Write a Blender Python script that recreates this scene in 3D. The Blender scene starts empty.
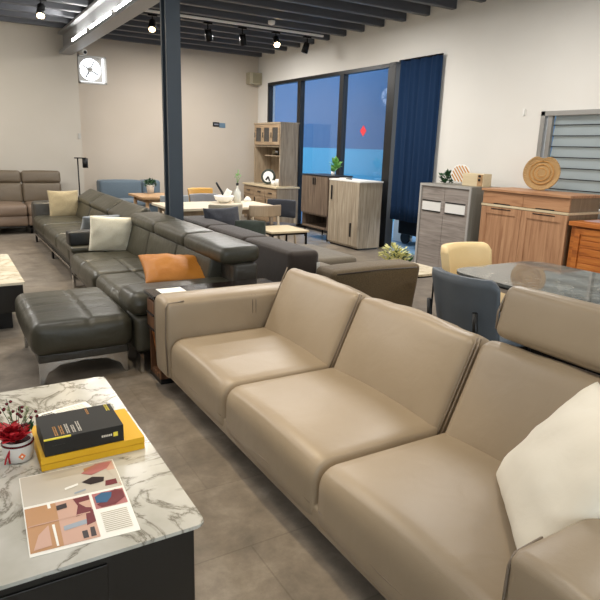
import bpy, bmesh, math, random
from mathutils import Vector, Matrix, noise
random.seed(7)
C = bpy.context.scene.collection
PI = math.pi
# ---------------------------------------------------------------- materials
def nm(name):
    m = bpy.data.materials.new(name); m.use_nodes = True
    nt = m.node_tree; b = nt.nodes['Principled BSDF']
    return m, nt, b
def lin(c):
    return tuple(((x/255)/12.92 if x/255 <= .04045 else ((x/255+.055)/1.055)**2.4) for x in c) + (1,)
def setc(b, key, v):
    if key in b.inputs: b.inputs[key].default_value = v
def plain(name, rgb, rough=.5, metal=0, spec=.5):
    m, nt, b = nm(name)
    b.inputs['Base Color'].default_value = lin(rgb); b.inputs['Roughness'].default_value = rough
    b.inputs['Metallic'].default_value = metal; setc(b, 'Specular IOR Level', spec)
    n = nt.nodes.new('ShaderNodeTexNoise'); n.inputs['Scale'].default_value = 40
    bp = nt.nodes.new('ShaderNodeBump'); bp.inputs['Strength'].default_value = .02
    nt.links.new(n.outputs['Fac'], bp.inputs['Height']); nt.links.new(bp.outputs['Normal'], b.inputs['Normal'])
    return m
def coord(nt, scale=(1,1,1), rot=(0,0,0)):
    t = nt.nodes.new('ShaderNodeTexCoord'); mp = nt.nodes.new('ShaderNodeMapping')
    mp.inputs['Scale'].default_value = scale; mp.inputs['Rotation'].default_value = rot
    nt.links.new(t.outputs['Object'], mp.inputs['Vector']); return mp.outputs['Vector']
def ramp(nt, fac, stops):
    r = nt.nodes.new('ShaderNodeValToRGB'); e = r.color_ramp.elements
    while len(e) < len(stops): e.new(.5)
    for el, (p, c) in zip(e, stops): el.position = p; el.color = lin(c)
    nt.links.new(fac, r.inputs['Fac']); return r.outputs['Color']
def noi(nt, vec, scale, detail=4, rough=.5, dist=0):
    n = nt.nodes.new('ShaderNodeTexNoise'); n.inputs['Scale'].default_value = scale
    n.inputs['Detail'].default_value = detail; n.inputs['Roughness'].default_value = rough
    n.inputs['Distortion'].default_value = dist
    nt.links.new(vec, n.inputs['Vector']); return n.outputs['Fac']
def bump(nt, b, h, strength, dist=.01, prev=None):
    bp = nt.nodes.new('ShaderNodeBump'); bp.inputs['Strength'].default_value = strength
    bp.inputs['Distance'].default_value = dist
    nt.links.new(h, bp.inputs['Height'])
    if prev is not None: nt.links.new(prev, bp.inputs['Normal'])
    nt.links.new(bp.outputs['Normal'], b.inputs['Normal']); return bp.outputs['Normal']
def leather(name, c1, c2, rough=.42, wr=.25):
    m, nt, b = nm(name); v = coord(nt)
    nt.links.new(ramp(nt, noi(nt, v, 3, 5), [(.3, c1), (.75, c2)]), b.inputs['Base Color'])
    b.inputs['Roughness'].default_value = rough
    p = bump(nt, b, noi(nt, v, 260, 2), .12, .003)
    bump(nt, b, noi(nt, v, 7, 3, .5, .6), wr, .02, p)
    return m
def fabric(name, c1, c2, sc=350, rough=.9):
    m, nt, b = nm(name); v = coord(nt)
    nt.links.new(ramp(nt, noi(nt, v, sc*.4, 3), [(.3, c1), (.7, c2)]), b.inputs['Base Color'])
    b.inputs['Roughness'].default_value = rough; setc(b, 'Sheen Weight', .25)
    p = bump(nt, b, noi(nt, v, sc, 2), .35, .003)
    bump(nt, b, noi(nt, v, 9, 3), .2, .02, p)
    return m
def wood(name, cs, axis='z', sc=1.0, rough=.5, planks=0):
    m, nt, b = nm(name)
    s = {'x': (1.2, 18, 18), 'y': (18, 1.2, 18), 'z': (18, 18, 1.2)}[axis]
    v = coord(nt, tuple(q*sc for q in s))
    f = noi(nt, v, 1.6, 6, .6, .8)
    n = len(cs); stops = [(.3+.4*i/(n-1), c) for i, c in enumerate(cs)]
    col = ramp(nt, f, stops)
    nt.links.new(col, b.inputs['Base Color']); b.inputs['Roughness'].default_value = rough
    bump(nt, b, f, .08, .003)
    return m
def marble(name, base, vein, sc=2.5, rough=.12, vw=.035):
    m, nt, b = nm(name); v = coord(nt)
    n1 = noi(nt, v, sc, 8, .62, 1.4)
    mth = nt.nodes.new('ShaderNodeMath'); mth.operation = 'SUBTRACT'; mth.inputs[1].default_value = .5
    nt.links.new(n1, mth.inputs[0])
    ab = nt.nodes.new('ShaderNodeMath'); ab.operation = 'ABSOLUTE'; nt.links.new(mth.outputs[0], ab.inputs[0])
    n2 = noi(nt, v, sc*1.7, 5)
    vv = ramp(nt, ab.outputs[0], [(0, vein), (vw, tuple(int((a*1.6+c)/2.6) for a, c in zip(base, vein))), (vw*3.2, base)])
    cl = ramp(nt, n2, [(.3, (222, 220, 214)), (.62, (255, 255, 255))])
    mx = nt.nodes.new('ShaderNodeMixRGB'); mx.blend_type = 'MULTIPLY'; mx.inputs['Fac'].default_value = .8
    nt.links.new(vv, mx.inputs['Color1']); nt.links.new(cl, mx.inputs['Color2'])
    nt.links.new(mx.outputs['Color'], b.inputs['Base Color']); b.inputs['Roughness'].default_value = rough
    return m
def emis(name, rgb, s):
    m, nt, b = nm(name); b.inputs['Base Color'].default_value = lin(rgb)
    b.inputs['Emission Color'].default_value = lin(rgb); b.inputs['Emission Strength'].default_value = s
    return m
def glassy(name, tint, refl=1.0):
    m = bpy.data.materials.new(name); m.use_nodes = True; nt = m.node_tree; nt.nodes.clear()
    o = nt.nodes.new('ShaderNodeOutputMaterial'); t = nt.nodes.new('ShaderNodeBsdfTransparent')
    g = nt.nodes.new('ShaderNodeBsdfGlossy'); mx = nt.nodes.new('ShaderNodeMixShader')
    fr = nt.nodes.new('ShaderNodeLayerWeight'); fr.inputs['Blend'].default_value = .5
    pw = nt.nodes.new('ShaderNodeMath'); pw.operation = 'POWER'; pw.inputs[1].default_value = 5; nt.links.new(fr.outputs['Facing'], pw.inputs[0])
    mu = nt.nodes.new('ShaderNodeMath'); mu.operation = 'MULTIPLY_ADD'; mu.inputs[1].default_value = .9*refl; mu.inputs[2].default_value = .045*refl
    t.inputs['Color'].default_value = lin(tint); g.inputs['Roughness'].default_value = .02
    nt.links.new(pw.outputs[0], mu.inputs[0]); nt.links.new(mu.outputs[0], mx.inputs['Fac'])
    nt.links.new(t.outputs[0], mx.inputs[1]); nt.links.new(g.outputs[0], mx.inputs[2])
    nt.links.new(mx.outputs[0], o.inputs['Surface']); return m
def wallm(name, c1, c2):
    m, nt, b = nm(name); v = coord(nt)
    nt.links.new(ramp(nt, noi(nt, v, .9, 4), [(.3, c1), (.7, c2)]), b.inputs['Base Color'])
    b.inputs['Roughness'].default_value = .75
    bump(nt, b, noi(nt, v, 60, 4), .08, .004); return m
def floorm():
    m, nt, b = nm('stone_vinyl'); t = nt.nodes.new('ShaderNodeTexCoord')
    br = nt.nodes.new('ShaderNodeTexBrick'); br.inputs['Scale'].default_value = 1
    br.inputs['Brick Width'].default_value = .92; br.inputs['Row Height'].default_value = .46
    br.inputs['Mortar Size'].default_value = .004; br.inputs['Mortar Smooth'].default_value = .3
    br.inputs['Color1'].default_value = (1, 1, 1, 1); br.inputs['Color2'].default_value = (.84, .83, .82, 1)
    br.inputs['Mortar'].default_value = (.78, .77, .75, 1); br.inputs['Bias'].default_value = 0
    nt.links.new(t.outputs['Object'], br.inputs['Vector'])
    v = t.outputs['Object']
    c = ramp(nt, noi(nt, v, 4.5, 9, .7, .15), [(.3, (104, 96, 86)), (.52, (132, 122, 110)), (.72, (160, 150, 136))])
    mx = nt.nodes.new('ShaderNodeMixRGB'); mx.blend_type = 'MULTIPLY'; mx.inputs['Fac'].default_value = 1
    nt.links.new(c, mx.inputs['Color1']); nt.links.new(br.outputs['Color'], mx.inputs['Color2'])
    nt.links.new(mx.outputs['Color'], b.inputs['Base Color'])
    r = nt.nodes.new('ShaderNodeMapRange'); r.inputs['To Min'].default_value = .22; r.inputs['To Max'].default_value = .42
    nt.links.new(noi(nt, v, 6, 4), r.inputs['Value']); nt.links.new(r.outputs[0], b.inputs['Roughness'])
    bump(nt, b, br.outputs['Fac'], -.06, .003); return m
M = {}
M['wall_b'] = wallm('wall_greige', (190, 178, 162), (196, 184, 169))
M['wall_l'] = wallm('wall_greige_left', (186, 178, 164), (192, 184, 171))
M['wall_r'] = wallm('wall_white', (226, 222, 214), (231, 228, 221))
M['floor'] = floorm()
M['joist'] = plain('joist_grey_paint', (76, 78, 84), .45)
M['deck'] = plain('ceiling_deck', (176, 178, 180), .6)
M['beam'] = plain('beam_grey_paint', (140, 141, 144), .4)
M['column'] = plain('column_slate_paint', (58, 68, 78), .35)
M['black'] = plain('black_satin', (14, 14, 15), .4)
M['blackm'] = plain('black_metal', (20, 20, 22), .35, .6)
M['chrome'] = plain('brushed_steel', (190, 188, 184), .22, 1)
M['alu'] = plain('aluminium', (170, 168, 164), .35, .7)
M['white'] = plain('white_satin', (236, 234, 228), .4)
M['cardw'] = plain('white_card', (240, 238, 230), .6)
M['taupe'] = leather('taupe_leather', (152, 136, 114), (160, 144, 122), .4, .14)
M['taupe_p'] = leather('taupe_piping', (120, 107, 92), (130, 116, 100), .4, .1)
M['slate'] = leather('grey_green_leather', (56, 54, 43), (67, 64, 52), .38, .35)
M['slate_d'] = leather('grey_leather_dark', (60, 57, 52), (70, 67, 60), .36, .5)
M['brownl'] = leather('brown_grey_leather', (94, 82, 66), (106, 93, 76), .45, .3)
M['brownl2'] = leather('brown_leather_seat', (112, 94, 78), (124, 105, 88), .45, .3)
M['char'] = fabric('charcoal_fabric', (42, 33, 27), (60, 49, 40))
M['olive'] = fabric('olive_brown_lit_fabric', (72, 59, 38), (98, 82, 56))  # arm tone; differing light across one sofa put into the colour
M['oliveg'] = fabric('grey_olive_lit_fabric', (98, 90, 76), (118, 108, 92))  # seat tone of that sofa, its different lighting painted into the cloth
M['cream'] = leather('cream_velvet', (236, 229, 212), (242, 236, 221), .6, .2)
M['ivory'] = fabric('ivory_ribbed', (236, 228, 202), (246, 240, 220), 220)
M['beigef'] = fabric('beige_linen', (160, 145, 112), (178, 162, 128), 260)
M['bluegf'] = fabric('pale_blue_grey_fabric', (138, 144, 148), (154, 160, 164), 260)
M['amber'] = leather('amber_suede', (172, 104, 26), (200, 130, 44), .55, .6)
M['navyf'] = fabric('navy_grey_fabric', (40, 42, 50), (54, 56, 64))
M['greenf'] = fabric('dark_green_fabric', (44, 52, 44), (58, 66, 56))
M['bluesofa'] = fabric('steel_blue_fabric', (86, 100, 110), (102, 116, 126))
M['yellowf'] = fabric('mustard_fabric', (196, 150, 74), (210, 166, 90))
M['marble'] = marble('white_marble', (200, 198, 190), (128, 124, 112), 3.2, .16, .013)
M['marble2'] = marble('cream_marble', (232, 222, 200), (190, 176, 150), 2, .2, .02)
M['greystone'] = marble('grey_stone', (138, 138, 132), (92, 94, 94), 7, .05, .08)
M['tbody'] = plain('dark_brown_lacquer', (30, 26, 20), .45)
M['walnut'] = wood('walnut', [(58, 38, 26), (104, 70, 46), (136, 96, 64)], 'z')
M['walnut_t'] = plain('dark_gloss_top', (30, 24, 22), .18)
M['oakgrey'] = wood('grey_oak', [(124, 110, 92), (158, 144, 124), (180, 168, 148)], 'z')
M['oakbrown'] = wood('brown_grey_oak', [(74, 60, 50), (104, 88, 74), (128, 110, 92)], 'z')
M['hutchw'] = wood('hutch_oak', [(124, 106, 86), (154, 136, 112), (172, 156, 132)], 'z')
M['hutchf'] = wood('hutch_oak_front', [(120, 98, 74), (152, 128, 100), (170, 146, 118)], 'y')
M['greyw'] = wood('grey_wash_wood', [(124, 114, 107), (150, 140, 132), (168, 158, 150)], 'y')
M['greyframe'] = plain('pale_grey_laminate', (176, 172, 166), .45)
M['greyside'] = wood('grey_side', [(122, 118, 108), (142, 138, 128)], 'z')
M['maple'] = wood('warm_maple', [(152, 108, 76), (180, 134, 98), (196, 152, 114)], 'z', .8)
M['maple_h'] = wood('warm_maple_level', [(152, 106, 72), (180, 132, 94), (196, 150, 110)], 'y', .8)
M['maple_s'] = wood('maple_side', [(126, 104, 78), (148, 124, 96)], 'z', .8)
M['teak'] = wood('orange_teak', [(140, 72, 22), (186, 106, 40), (206, 130, 58)], 'y')
M['birch'] = wood('pale_birch', [(206, 186, 148), (222, 204, 170)], 'y', 1, .4)
M['birchx'] = wood('pale_table_top', [(222, 208, 182), (236, 224, 202)], 'x', 1, .3)
M['tabwood'] = wood('natural_table_wood', [(170, 130, 90), (196, 158, 116)], 'x', 1, .4)
M['ltwood'] = wood('light_wood_legs', [(196, 178, 150), (214, 198, 172)], 'z')
M['chairw'] = wood('beige_wood_chair', [(146, 128, 106), (168, 150, 128)], 'z')
M['strawc'] = None
M['creamch'] = leather('cream_leather', (222, 196, 146), (232, 208, 160), .5, .15)
M['bluech'] = leather('blue_grey_leather', (82, 90, 98), (92, 100, 108), .45, .12)
M['greych'] = fabric('grey_chair_fabric', (120, 120, 122), (138, 138, 140))
M['beigech'] = fabric('beige_chair_fabric', (168, 160, 142), (184, 176, 158))
M['curtain'] = plain('navy_curtain', (26, 46, 74), .95, 0, .1)
M['tint'] = glassy('blue_tinted_glass', (214, 226, 240), 1.6)
M['clear'] = glassy('clear_glass', (225, 232, 234), 1.0)
M['cyanwall'] = plain('outside_cyan_panel', (96, 176, 200), .7)
M['bluewall'] = plain('outside_blue_panel', (78, 114, 150), .7)
M['outground'] = plain('outside_blue_ground', (104, 138, 168), .8)
M['outgrey'] = plain('outside_grey', (150, 160, 168), .8)
M['louvre'] = plain('frosted_louvre_glass', (170, 186, 196), .25)
_nt = M['louvre'].node_tree; _t = _nt.nodes.new('ShaderNodeBsdfTranslucent'); _t.inputs['Color'].default_value = lin((196, 192, 182))
_m = _nt.nodes.new('ShaderNodeMixShader'); _m.inputs['Fac'].default_value = .6
_o = [n for n in _nt.nodes if n.type == 'OUTPUT_MATERIAL'][0]
_nt.links.new(_nt.nodes['Principled BSDF'].outputs[0], _m.inputs[1]); _nt.links.new(_t.outputs[0], _m.inputs[2]); _nt.links.new(_m.outputs[0], _o.inputs['Surface'])
M['yellow'] = plain('yellow_cloth_cover', (212, 164, 2), .55)
M['ygap'] = plain('yellow_shadow_groove', (130, 96, 8), .7)
M['blackbook'] = plain('black_book_cover', (30, 29, 26), .6, 0, .3)
M['gold'] = plain('gold_foil', (196, 140, 70), .4)
M['yprint'] = plain('yellow_print', (224, 206, 60), .5)
M['wprint'] = plain('white_print', (214, 208, 196), .5)
M['red'] = plain('red_cloth', (172, 12, 30), .6)
M['darkred'] = plain('dark_red_berry', (84, 12, 22), .25)
M['orange'] = plain('orange_print', (226, 120, 60), .5)
M['leaf'] = plain('green_leaf', (104, 158, 76), .5)
M['leafd'] = plain('dark_green_leaf', (34, 78, 40), .5)
M['sage'] = plain('sage_sprig', (150, 156, 120), .6)
M['creamleaf'] = plain('cream_green_leaf', (206, 204, 140), .5)
M['pot'] = plain('white_ceramic', (214, 210, 204), .25)
M['redpaper'] = plain('red_paper', (236, 60, 66), .6)
M['led'] = emis('led_tube', (255, 252, 244), 22)
M['lampon'] = emis('lamp_on', (255, 226, 178), 14)
M['lampdim'] = emis('lamp_warm', (255, 220, 160), 5)
M['acbeige'] = plain('beige_plastic', (170, 160, 136), .5)
def strawm():
    m, nt, b = nm('woven_straw'); v = coord(nt)
    w = nt.nodes.new('ShaderNodeTexWave'); w.wave_type = 'RINGS'; w.rings_direction = 'X'
    w.inputs['Scale'].default_value = 26; w.inputs['Distortion'].default_value = 5; w.inputs['Detail'].default_value = 4
    nt.links.new(v, w.inputs['Vector'])
    nt.links.new(ramp(nt, w.outputs['Fac'], [(.1, (140, 102, 58)), (.6, (190, 150, 96)), (.95, (212, 176, 120))]), b.inputs['Base Color'])
    b.inputs['Roughness'].default_value = .7; bump(nt, b, w.outputs['Fac'], .4, .01); return m
M['strawc'] = strawm()
# ---------------------------------------------------------------- mesh helpers
def NB(): return bmesh.new()
def xf(vs, T):
    if T is not None:
        for v in vs: v.co = T @ v.co
def bx(bm, x0, x1, y0, y1, z0, z1, bev=0, T=None, seg=2):
    r = bmesh.ops.create_cube(bm, size=1)['verts']
    for v in r:
        v.co = Vector((x0+(v.co.x+.5)*(x1-x0), y0+(v.co.y+.5)*(y1-y0), z0+(v.co.z+.5)*(z1-z0)))
    if bev > 0:
        es = list({e for v in r for e in v.link_edges})
        o = bmesh.ops.bevel(bm, geom=es, offset=bev, segments=seg, profile=.5, affect='EDGES')
        r = list({v for f in o['faces'] for v in f.verts} | {v for v in r if v.is_valid})
    xf(r, T)
    return bm
def _samples(h, r, n):
    a = [-h, -h+r*.12, -h+r*.35, -h+r*.65, -h+r]
    b = [h-r+2*0, h-r*.65, h-r*.35, h-r*.12, h]
    mid = [(-h+r)+(2*(h-r))*i/n for i in range(1, n)]
    if h-r < 1e-4: return a[:-1]+[0]+b[1:]
    return a+mid+b
def rbox(bm, x0, x1, y0, y1, z0, z1, r=.03, n=(4,4,3), puff=(0,0,0), fn=None, T=None):
    c = Vector(((x0+x1)/2, (y0+y1)/2, (z0+z1)/2)); h = Vector((abs(x1-x0)/2, abs(y1-y0)/2, abs(z1-z0)/2))
    r = min(r, h.x*.98, h.y*.98, h.z*.98)
    S = [_samples(h[i], r, n[i]) for i in range(3)]; L = [len(s) for s in S]; V = {}
    def vert(i, j, k):
        key = (i, j, k)
        if key not in V:
            p = Vector((S[0][i], S[1][j], S[2][k]))
            q = Vector([max(-(h[a]-r), min(h[a]-r, p[a])) for a in range(3)])
            d = p-q
            if d.length > 1e-9: d = d.normalized()*r
            o = q+d; u = [p[a]/h[a] for a in range(3)]
            for a in range(3):
                b_, c_ = (a+1) % 3, (a+2) % 3
                if puff[a]:
                    o[a] += puff[a]*u[a]*(1-u[b_]**2)*(1-u[c_]**2)
            if fn: o = fn(o, u)
            o = o+c
            if T is not None: o = T @ o
            V[key] = bm.verts.new(o)
        return V[key]
    for a in range(3):
        b_, c_ = (a+1) % 3, (a+2) % 3
        for side in (0, L[a]-1):
            for i in range(L[b_]-1):
                for j in range(L[c_]-1):
                    q = []
                    for (di, dj) in ((0,0),(1,0),(1,1),(0,1)):
                        k = [0,0,0]; k[a] = side; k[b_] = i+di; k[c_] = j+dj; q.append(vert(*k))
                    if side == 0: q.reverse()
                    f = bm.faces.new(q); f.smooth = True
    return bm
def cyl(bm, p0, p1, r0, r1=None, seg=16, smooth=True):
    p0 = Vector(p0); p1 = Vector(p1); r1 = r0 if r1 is None else r1; d = (p1-p0)
    z = d.normalized(); x = z.orthogonal().normalized(); y = z.cross(x)
    A = []; B = []
    for i in range(seg):
        a = 2*PI*i/seg; u = x*math.cos(a)+y*math.sin(a)
        A.append(bm.verts.new(p0+u*r0)); B.append(bm.verts.new(p1+u*r1))
    for i in range(seg):
        j = (i+1) % seg; f = bm.faces.new((A[i], A[j], B[j], B[i])); f.smooth = smooth
    bm.faces.new(list(reversed(A))); bm.faces.new(B); return bm
def tube(bm, pts, r, seg=8):
    pts = [Vector(p) for p in pts]; rings = []; n = len(pts)
    ref = None
    for i, p in enumerate(pts):
        d = (pts[min(i+1, n-1)]-pts[max(i-1, 0)]).normalized()
        if ref is None: ref = d.orthogonal().normalized()
        x = (ref-d*ref.dot(d)).normalized(); ref = x; y = d.cross(x)
        rr = r[i] if isinstance(r, (list, tuple)) else r
        rings.append([bm.verts.new(p+(x*math.cos(2*PI*k/seg)+y*math.sin(2*PI*k/seg))*rr) for k in range(seg)])
    for a, b in zip(rings, rings[1:]):
        for k in range(seg):
            j = (k+1) % seg; f = bm.faces.new((a[k], a[j], b[j], b[k])); f.smooth = True
    bm.faces.new(list(reversed(rings[0]))); bm.faces.new(rings[-1]); return bm
def lathe(bm, c, prof, seg=24, T=None):
    rings = []
    for (r, z) in prof:
        ring = [bm.verts.new(Vector((c[0]+r*math.cos(2*PI*k/seg), c[1]+r*math.sin(2*PI*k/seg), c[2]+z))) for k in range(seg)]
        xf(ring, T); rings.append(ring)
    for a, b in zip(rings, rings[1:]):
        for k in range(seg):
            j = (k+1) % seg; f = bm.faces.new((a[k], a[j], b[j], b[k])); f.smooth = True
    bm.faces.new(list(reversed(rings[0]))); bm.faces.new(rings[-1]); return bm
def prism(bm, poly, axis, a0, a1, T=None):
    """poly of 2D points extruded along axis from a0 to a1"""
    def mk(p, a):
        return {'x': Vector((a, p[0], p[1])), 'y': Vector((p[0], a, p[1])), 'z': Vector((p[0], p[1], a))}[axis]
    A = [bm.verts.new(mk(p, a0)) for p in poly]; B = [bm.verts.new(mk(p, a1)) for p in poly]
    n = len(poly)
    for i in range(n):
        j = (i+1) % n; bm.faces.new((A[i], A[j], B[j], B[i]))
    bm.faces.new(list(reversed(A))); bm.faces.new(B); xf(A+B, T); return bm
def rrect(x0, x1, y0, y1, r, n=6):
    out = []
    for cx, cy, a0 in ((x1-r, y1-r, 0), (x0+r, y1-r, 90), (x0+r, y0+r, 180), (x1-r, y0+r, 270)):
        for i in range(n+1):
            a = math.radians(a0+90*i/n); out.append((cx+r*math.cos(a), cy+r*math.sin(a)))
    return out
def pillow(bm, w, h, t, T, n=22, seed=0, wr=.012, pinch=.06):
    def P(u, v, s):
        x = u*w/2*(1-pinch*(1-v*v)); z = v*h/2*(1-pinch*(1-u*u))
        k = max(0, (1-u*u)*(1-v*v)); th = t/2*(k**.42)
        y = s*th
        q = noise.noise(Vector((u*2.2+seed, v*2.2, s*3+seed)))*wr*min(1, k*4)
        e = noise.noise(Vector((u*5+seed, v*5, s*7)))*wr*.6*(1-k)*min(1, k*8+.05)
        return Vector((x, y+s*(q+e), z))
    F = {}; 
    for s in (1, -1):
        for i in range(n+1):
            for j in range(n+1):
                edge = i in (0, n) or j in (0, n)
                if s == -1 and edge: F[(i, j, -1)] = F[(i, j, 1)]; continue
                u = math.sin((-1+2*i/n)*PI/2); v = math.sin((-1+2*j/n)*PI/2)
                F[(i, j, s)] = bm.verts.new(T @ P(u, v, s))
    for s in (1, -1):
        for i in range(n):
            for j in range(n):
                q = [F[(i, j, s)], F[(i+1, j, s)], F[(i+1, j+1, s)], F[(i, j+1, s)]]
                if s == 1: q.reverse()
                f = bm.faces.new(q); f.smooth = True
    return bm
def frame_from(corner, e, up, w, h):
    e = Vector(e).normalized(); up = Vector(up).normalized(); n = up.cross(e).normalized(); up = e.cross(n).normalized()
    c = Vector(corner)+e*w/2+up*h/2
    m = Matrix((e, n, up)).transposed().to_4x4(); m.translation = c; return m
def pose(loc, rx=0, ry=0, rz=0):
    R = math.radians
    return Matrix.Translation(loc) @ Matrix.Rotation(R(rz), 4, 'Z') @ Matrix.Rotation(R(rx), 4, 'X') @ Matrix.Rotation(R(ry), 4, 'Y')
# ---------------------------------------------------------------- object helpers
WM = {}
def tag(o, label, cat, group=None):
    o['label'] = label; o['category'] = cat
    if group: o['group'] = group
    return o
def thing(name, label, cat, loc=(0,0,0), rz=0, group=None):
    o = bpy.data.objects.new(name, None); C.objects.link(o); o.empty_display_size = .1
    o.location = loc; o.rotation_euler = (0, 0, math.radians(rz)); tag(o, label, cat, group)
    WM[o] = Matrix.Translation(loc) @ Matrix.Rotation(math.radians(rz), 4, 'Z'); return o
def obj(name, bm, mats, parent=None, local=False, loc=None, label=None):
    """world-space bmesh -> one object; local=True when the bmesh is already in the parent's space"""
    bmesh.ops.recalc_face_normals(bm, faces=bm.faces)
    inv = None
    if parent is not None and not local: inv = WM[parent].inverted()
    if parent is None and loc is not None: inv = Matrix.Translation(Vector(loc)).inverted()
    if inv is not None: bm.transform(inv)
    me = bpy.data.meshes.new(name); bm.to_mesh(me); bm.free()
    for m in (mats if isinstance(mats, (list, tuple)) else [mats]): me.materials.append(m)
    o = bpy.data.objects.new(name, me); C.objects.link(o)
    if parent is not None: o.parent = parent; WM[o] = WM[parent]
    else:
        WM[o] = Matrix.Translation(Vector(loc)) if loc is not None else Matrix.Identity(4)
        if loc is not None: o.location = loc
    if label: o['label'] = label
    return o
def single(name, bm, mats, label, cat, loc, group=None):
    return tag(obj(name, bm, mats, None, False, loc), label, cat, group)
def struct(name, bm, mats, parent=None):
    o = obj(name, bm, mats, parent)
    if parent is None: o['kind'] = 'structure'
    return o
def dup(root, loc, rz, label, group=None):
    r = root.copy(); C.objects.link(r); r.location = loc; r.rotation_euler = (0, 0, math.radians(rz)); r['label'] = label
    if group: r['group'] = group
    for ch in list(root.children):
        c = ch.copy(); C.objects.link(c); c.parent = r
        for g in ch.children:
            d = g.copy(); C.objects.link(d); d.parent = c
    return r
def pipes(parent, lines, mat=None):
    for pts, r in lines: obj('piping', tube(NB(), pts, r, 6), mat or M['taupe_p'], parent)
def box1(*a, **k): return bx(NB(), *a, **k)
def rb1(*a, **k): return rbox(NB(), *a, **k)
# ================================================================ THE ROOM
XW, YB, YL = 6.2, 12.3, 12.05
struct('floor', box1(-4.2, XW, -3.6, YB, -.1, 0), M['floor'])
struct('wall_back', (lambda b: (bx(b, 2.36, 2.42, YB, YB+.2, 0, 3.7), bx(b, 2.42, 2.94, YB, YB+.2, 0, 2.62), bx(b, 2.42, 2.94, YB, YB+.2, 3.12, 3.7), bx(b, 2.94, XW+.2, YB, YB+.2, 0, 3.7), b)[-1])(NB()), M['wall_b'])
struct('wall_left_back', box1(-4.2, 2.36, YL, YB+.2, 0, 3.7), M['wall_l'])
struct('wall_left', box1(-4.4, -4.2, -3.6, YB+.2, 0, 3.7), M['wall_l'])
b = NB()
bx(b, XW, XW+.18, 11.85, YB, 0, 3.7); bx(b, XW, XW+.18, 6.62, 11.85, 2.88, 3.7)
bx(b, XW, XW+.18, 4.84, 6.62, 0, 3.7); bx(b, XW, XW+.18, 3.0, 4.84, 2.06, 3.7); bx(b, XW, XW+.18, 3.0, 4.84, 0, .98)
bx(b, XW, XW+.18, -3.6, 3.0, 0, 3.7)
struct('wall_right', b, M['wall_r'])
b = NB(); bx(b, -4.2, -2.6, -3.8, -3.6, 0, 3.7); bx(b, 4.6, XW, -3.8, -3.6, 0, 3.7); bx(b, -2.6, 4.6, -3.8, -3.6, 2.7, 3.7); bx(b, -2.6, 4.6, -3.8, -3.6, 0, .2)
struct('wall_front', b, M['wall_r'])
w6 = struct('window_6', box1(-2.6, 4.6, -3.71, -3.7, .2, 2.7), M['clear'])  # unseen window added behind the camera to go with the front fill
for xq in (-2.58, -.2, 2.2, 4.56): obj('window_frame', box1(xq, xq+.05, -3.75, -3.65, .2, 2.7), M['black'], w6)
struct('ceiling', box1(-4.2, XW, -3.6, YB, 3.62, 3.7), M['deck'])
# joists: one every 0.515 m
yj = [12.18 - .0] + [11.6-.515*i for i in range(0, 29)]
for y in yj:
    w = .045
    struct('trim_joist', rbox(NB(), -4.2, XW, y-w, y+w, 3.43, 3.62, .012, (1,1,1)) if False else bx(NB(), -4.2, XW, y-w, y+w, 3.43, 3.62, .012), M['joist'])
# main steel beam
b = NB(); bx(b, 2.14, 2.2, -3.6, YL, 3.12, 3.43); bx(b, 2.06, 2.28, -3.6, YL, 3.07, 3.12); bx(b, 2.06, 2.28, -3.6, YL, 3.39, 3.43)
struct('trim_beam', b, M['beam'])
struct('trim_track_strip', box1(2.7, 5.85, 9.16, 9.2, 3.40, 3.43), M['white'])
# column
b = NB(); bx(b, 2.1, 2.25, 6.38, 6.42, 0, 3.07); bx(b, 2.1, 2.25, 6.24, 6.28, 0, 3.07); bx(b, 2.16, 2.19, 6.28, 6.38, 0, 3.07)
bx(b, 2.06, 2.29, 6.2, 6.46, 0, .02)
struct('trim_column', b, M['column'])
# glass wall (window_1..3), frames
def pane(n, y0, y1):
    g = struct('window_%d' % n, box1(XW+.05, XW+.058, y0, y1, .06, 2.82), M['tint'])
    fr = NB()
    for a, c in ((y0-.03, y0+.03), (y1-.03, y1+.03)): bx(fr, XW+.0, XW+.1, a, c, 0, 2.88)
    bx(fr, XW, XW+.1, y0+.03, y1-.03, 2.82, 2.88); bx(fr, XW, XW+.1, y0+.03, y1-.03, 0, .06)
    obj('window_frame', fr, M['black'], g)
pane(1, 10.56, 11.82); pane(2, 9.1, 10.5); pane(3, 7.76, 9.04)
b = NB(); bx(b, XW-.03, XW+.12, 7.57, 7.72, 0, 2.88, .004); struct('trim_door_post', b, M['black'])
# curtain
b = NB(); n = 120; fr_, bk = [], []
rows = 10
for s, arr in ((0, fr_), (1, bk)):
    for r in range(rows+1):
        z = .5+2.38*r/rows; row = []
        for i in range(n+1):
            t = i/n; y = 6.54+.88*t
            flare = (1-r/rows)
            x = 6.14+.012*math.sin(t*2*PI*8+.6*math.sin(t*9))*(.6+.5*flare)+.012*math.sin(t*23+r*.15)+s*.006
            row.append(b.verts.new((x, y+.012*math.sin(t*40)*flare, z)))
        arr.append(row)
for arr in (fr_, bk):
    for r in range(rows):
        for i in range(n):
            f = b.faces.new((arr[r][i], arr[r][i+1], arr[r+1][i+1], arr[r+1][i])); f.smooth = True
for r in range(rows):
    for i in (0, n): b.faces.new((fr_[r][i], bk[r][i], bk[r+1][i], fr_[r+1][i]))
for i in range(n):
    for r in (0, rows): b.faces.new((fr_[r][i], fr_[r][i+1], bk[r][i+1], bk[r][i]))
t = thing('curtain', 'long navy blue pleated curtain hanging beside the tall glass panes', 'curtain', (6.14, 6.98, .5))
obj('drape', b, M['curtain'], t)
obj('curtain_rod', cyl(NB(), (6.14, 6.53, 2.875), (6.14, 7.45, 2.875), .012), M['blackm'], t)
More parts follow.
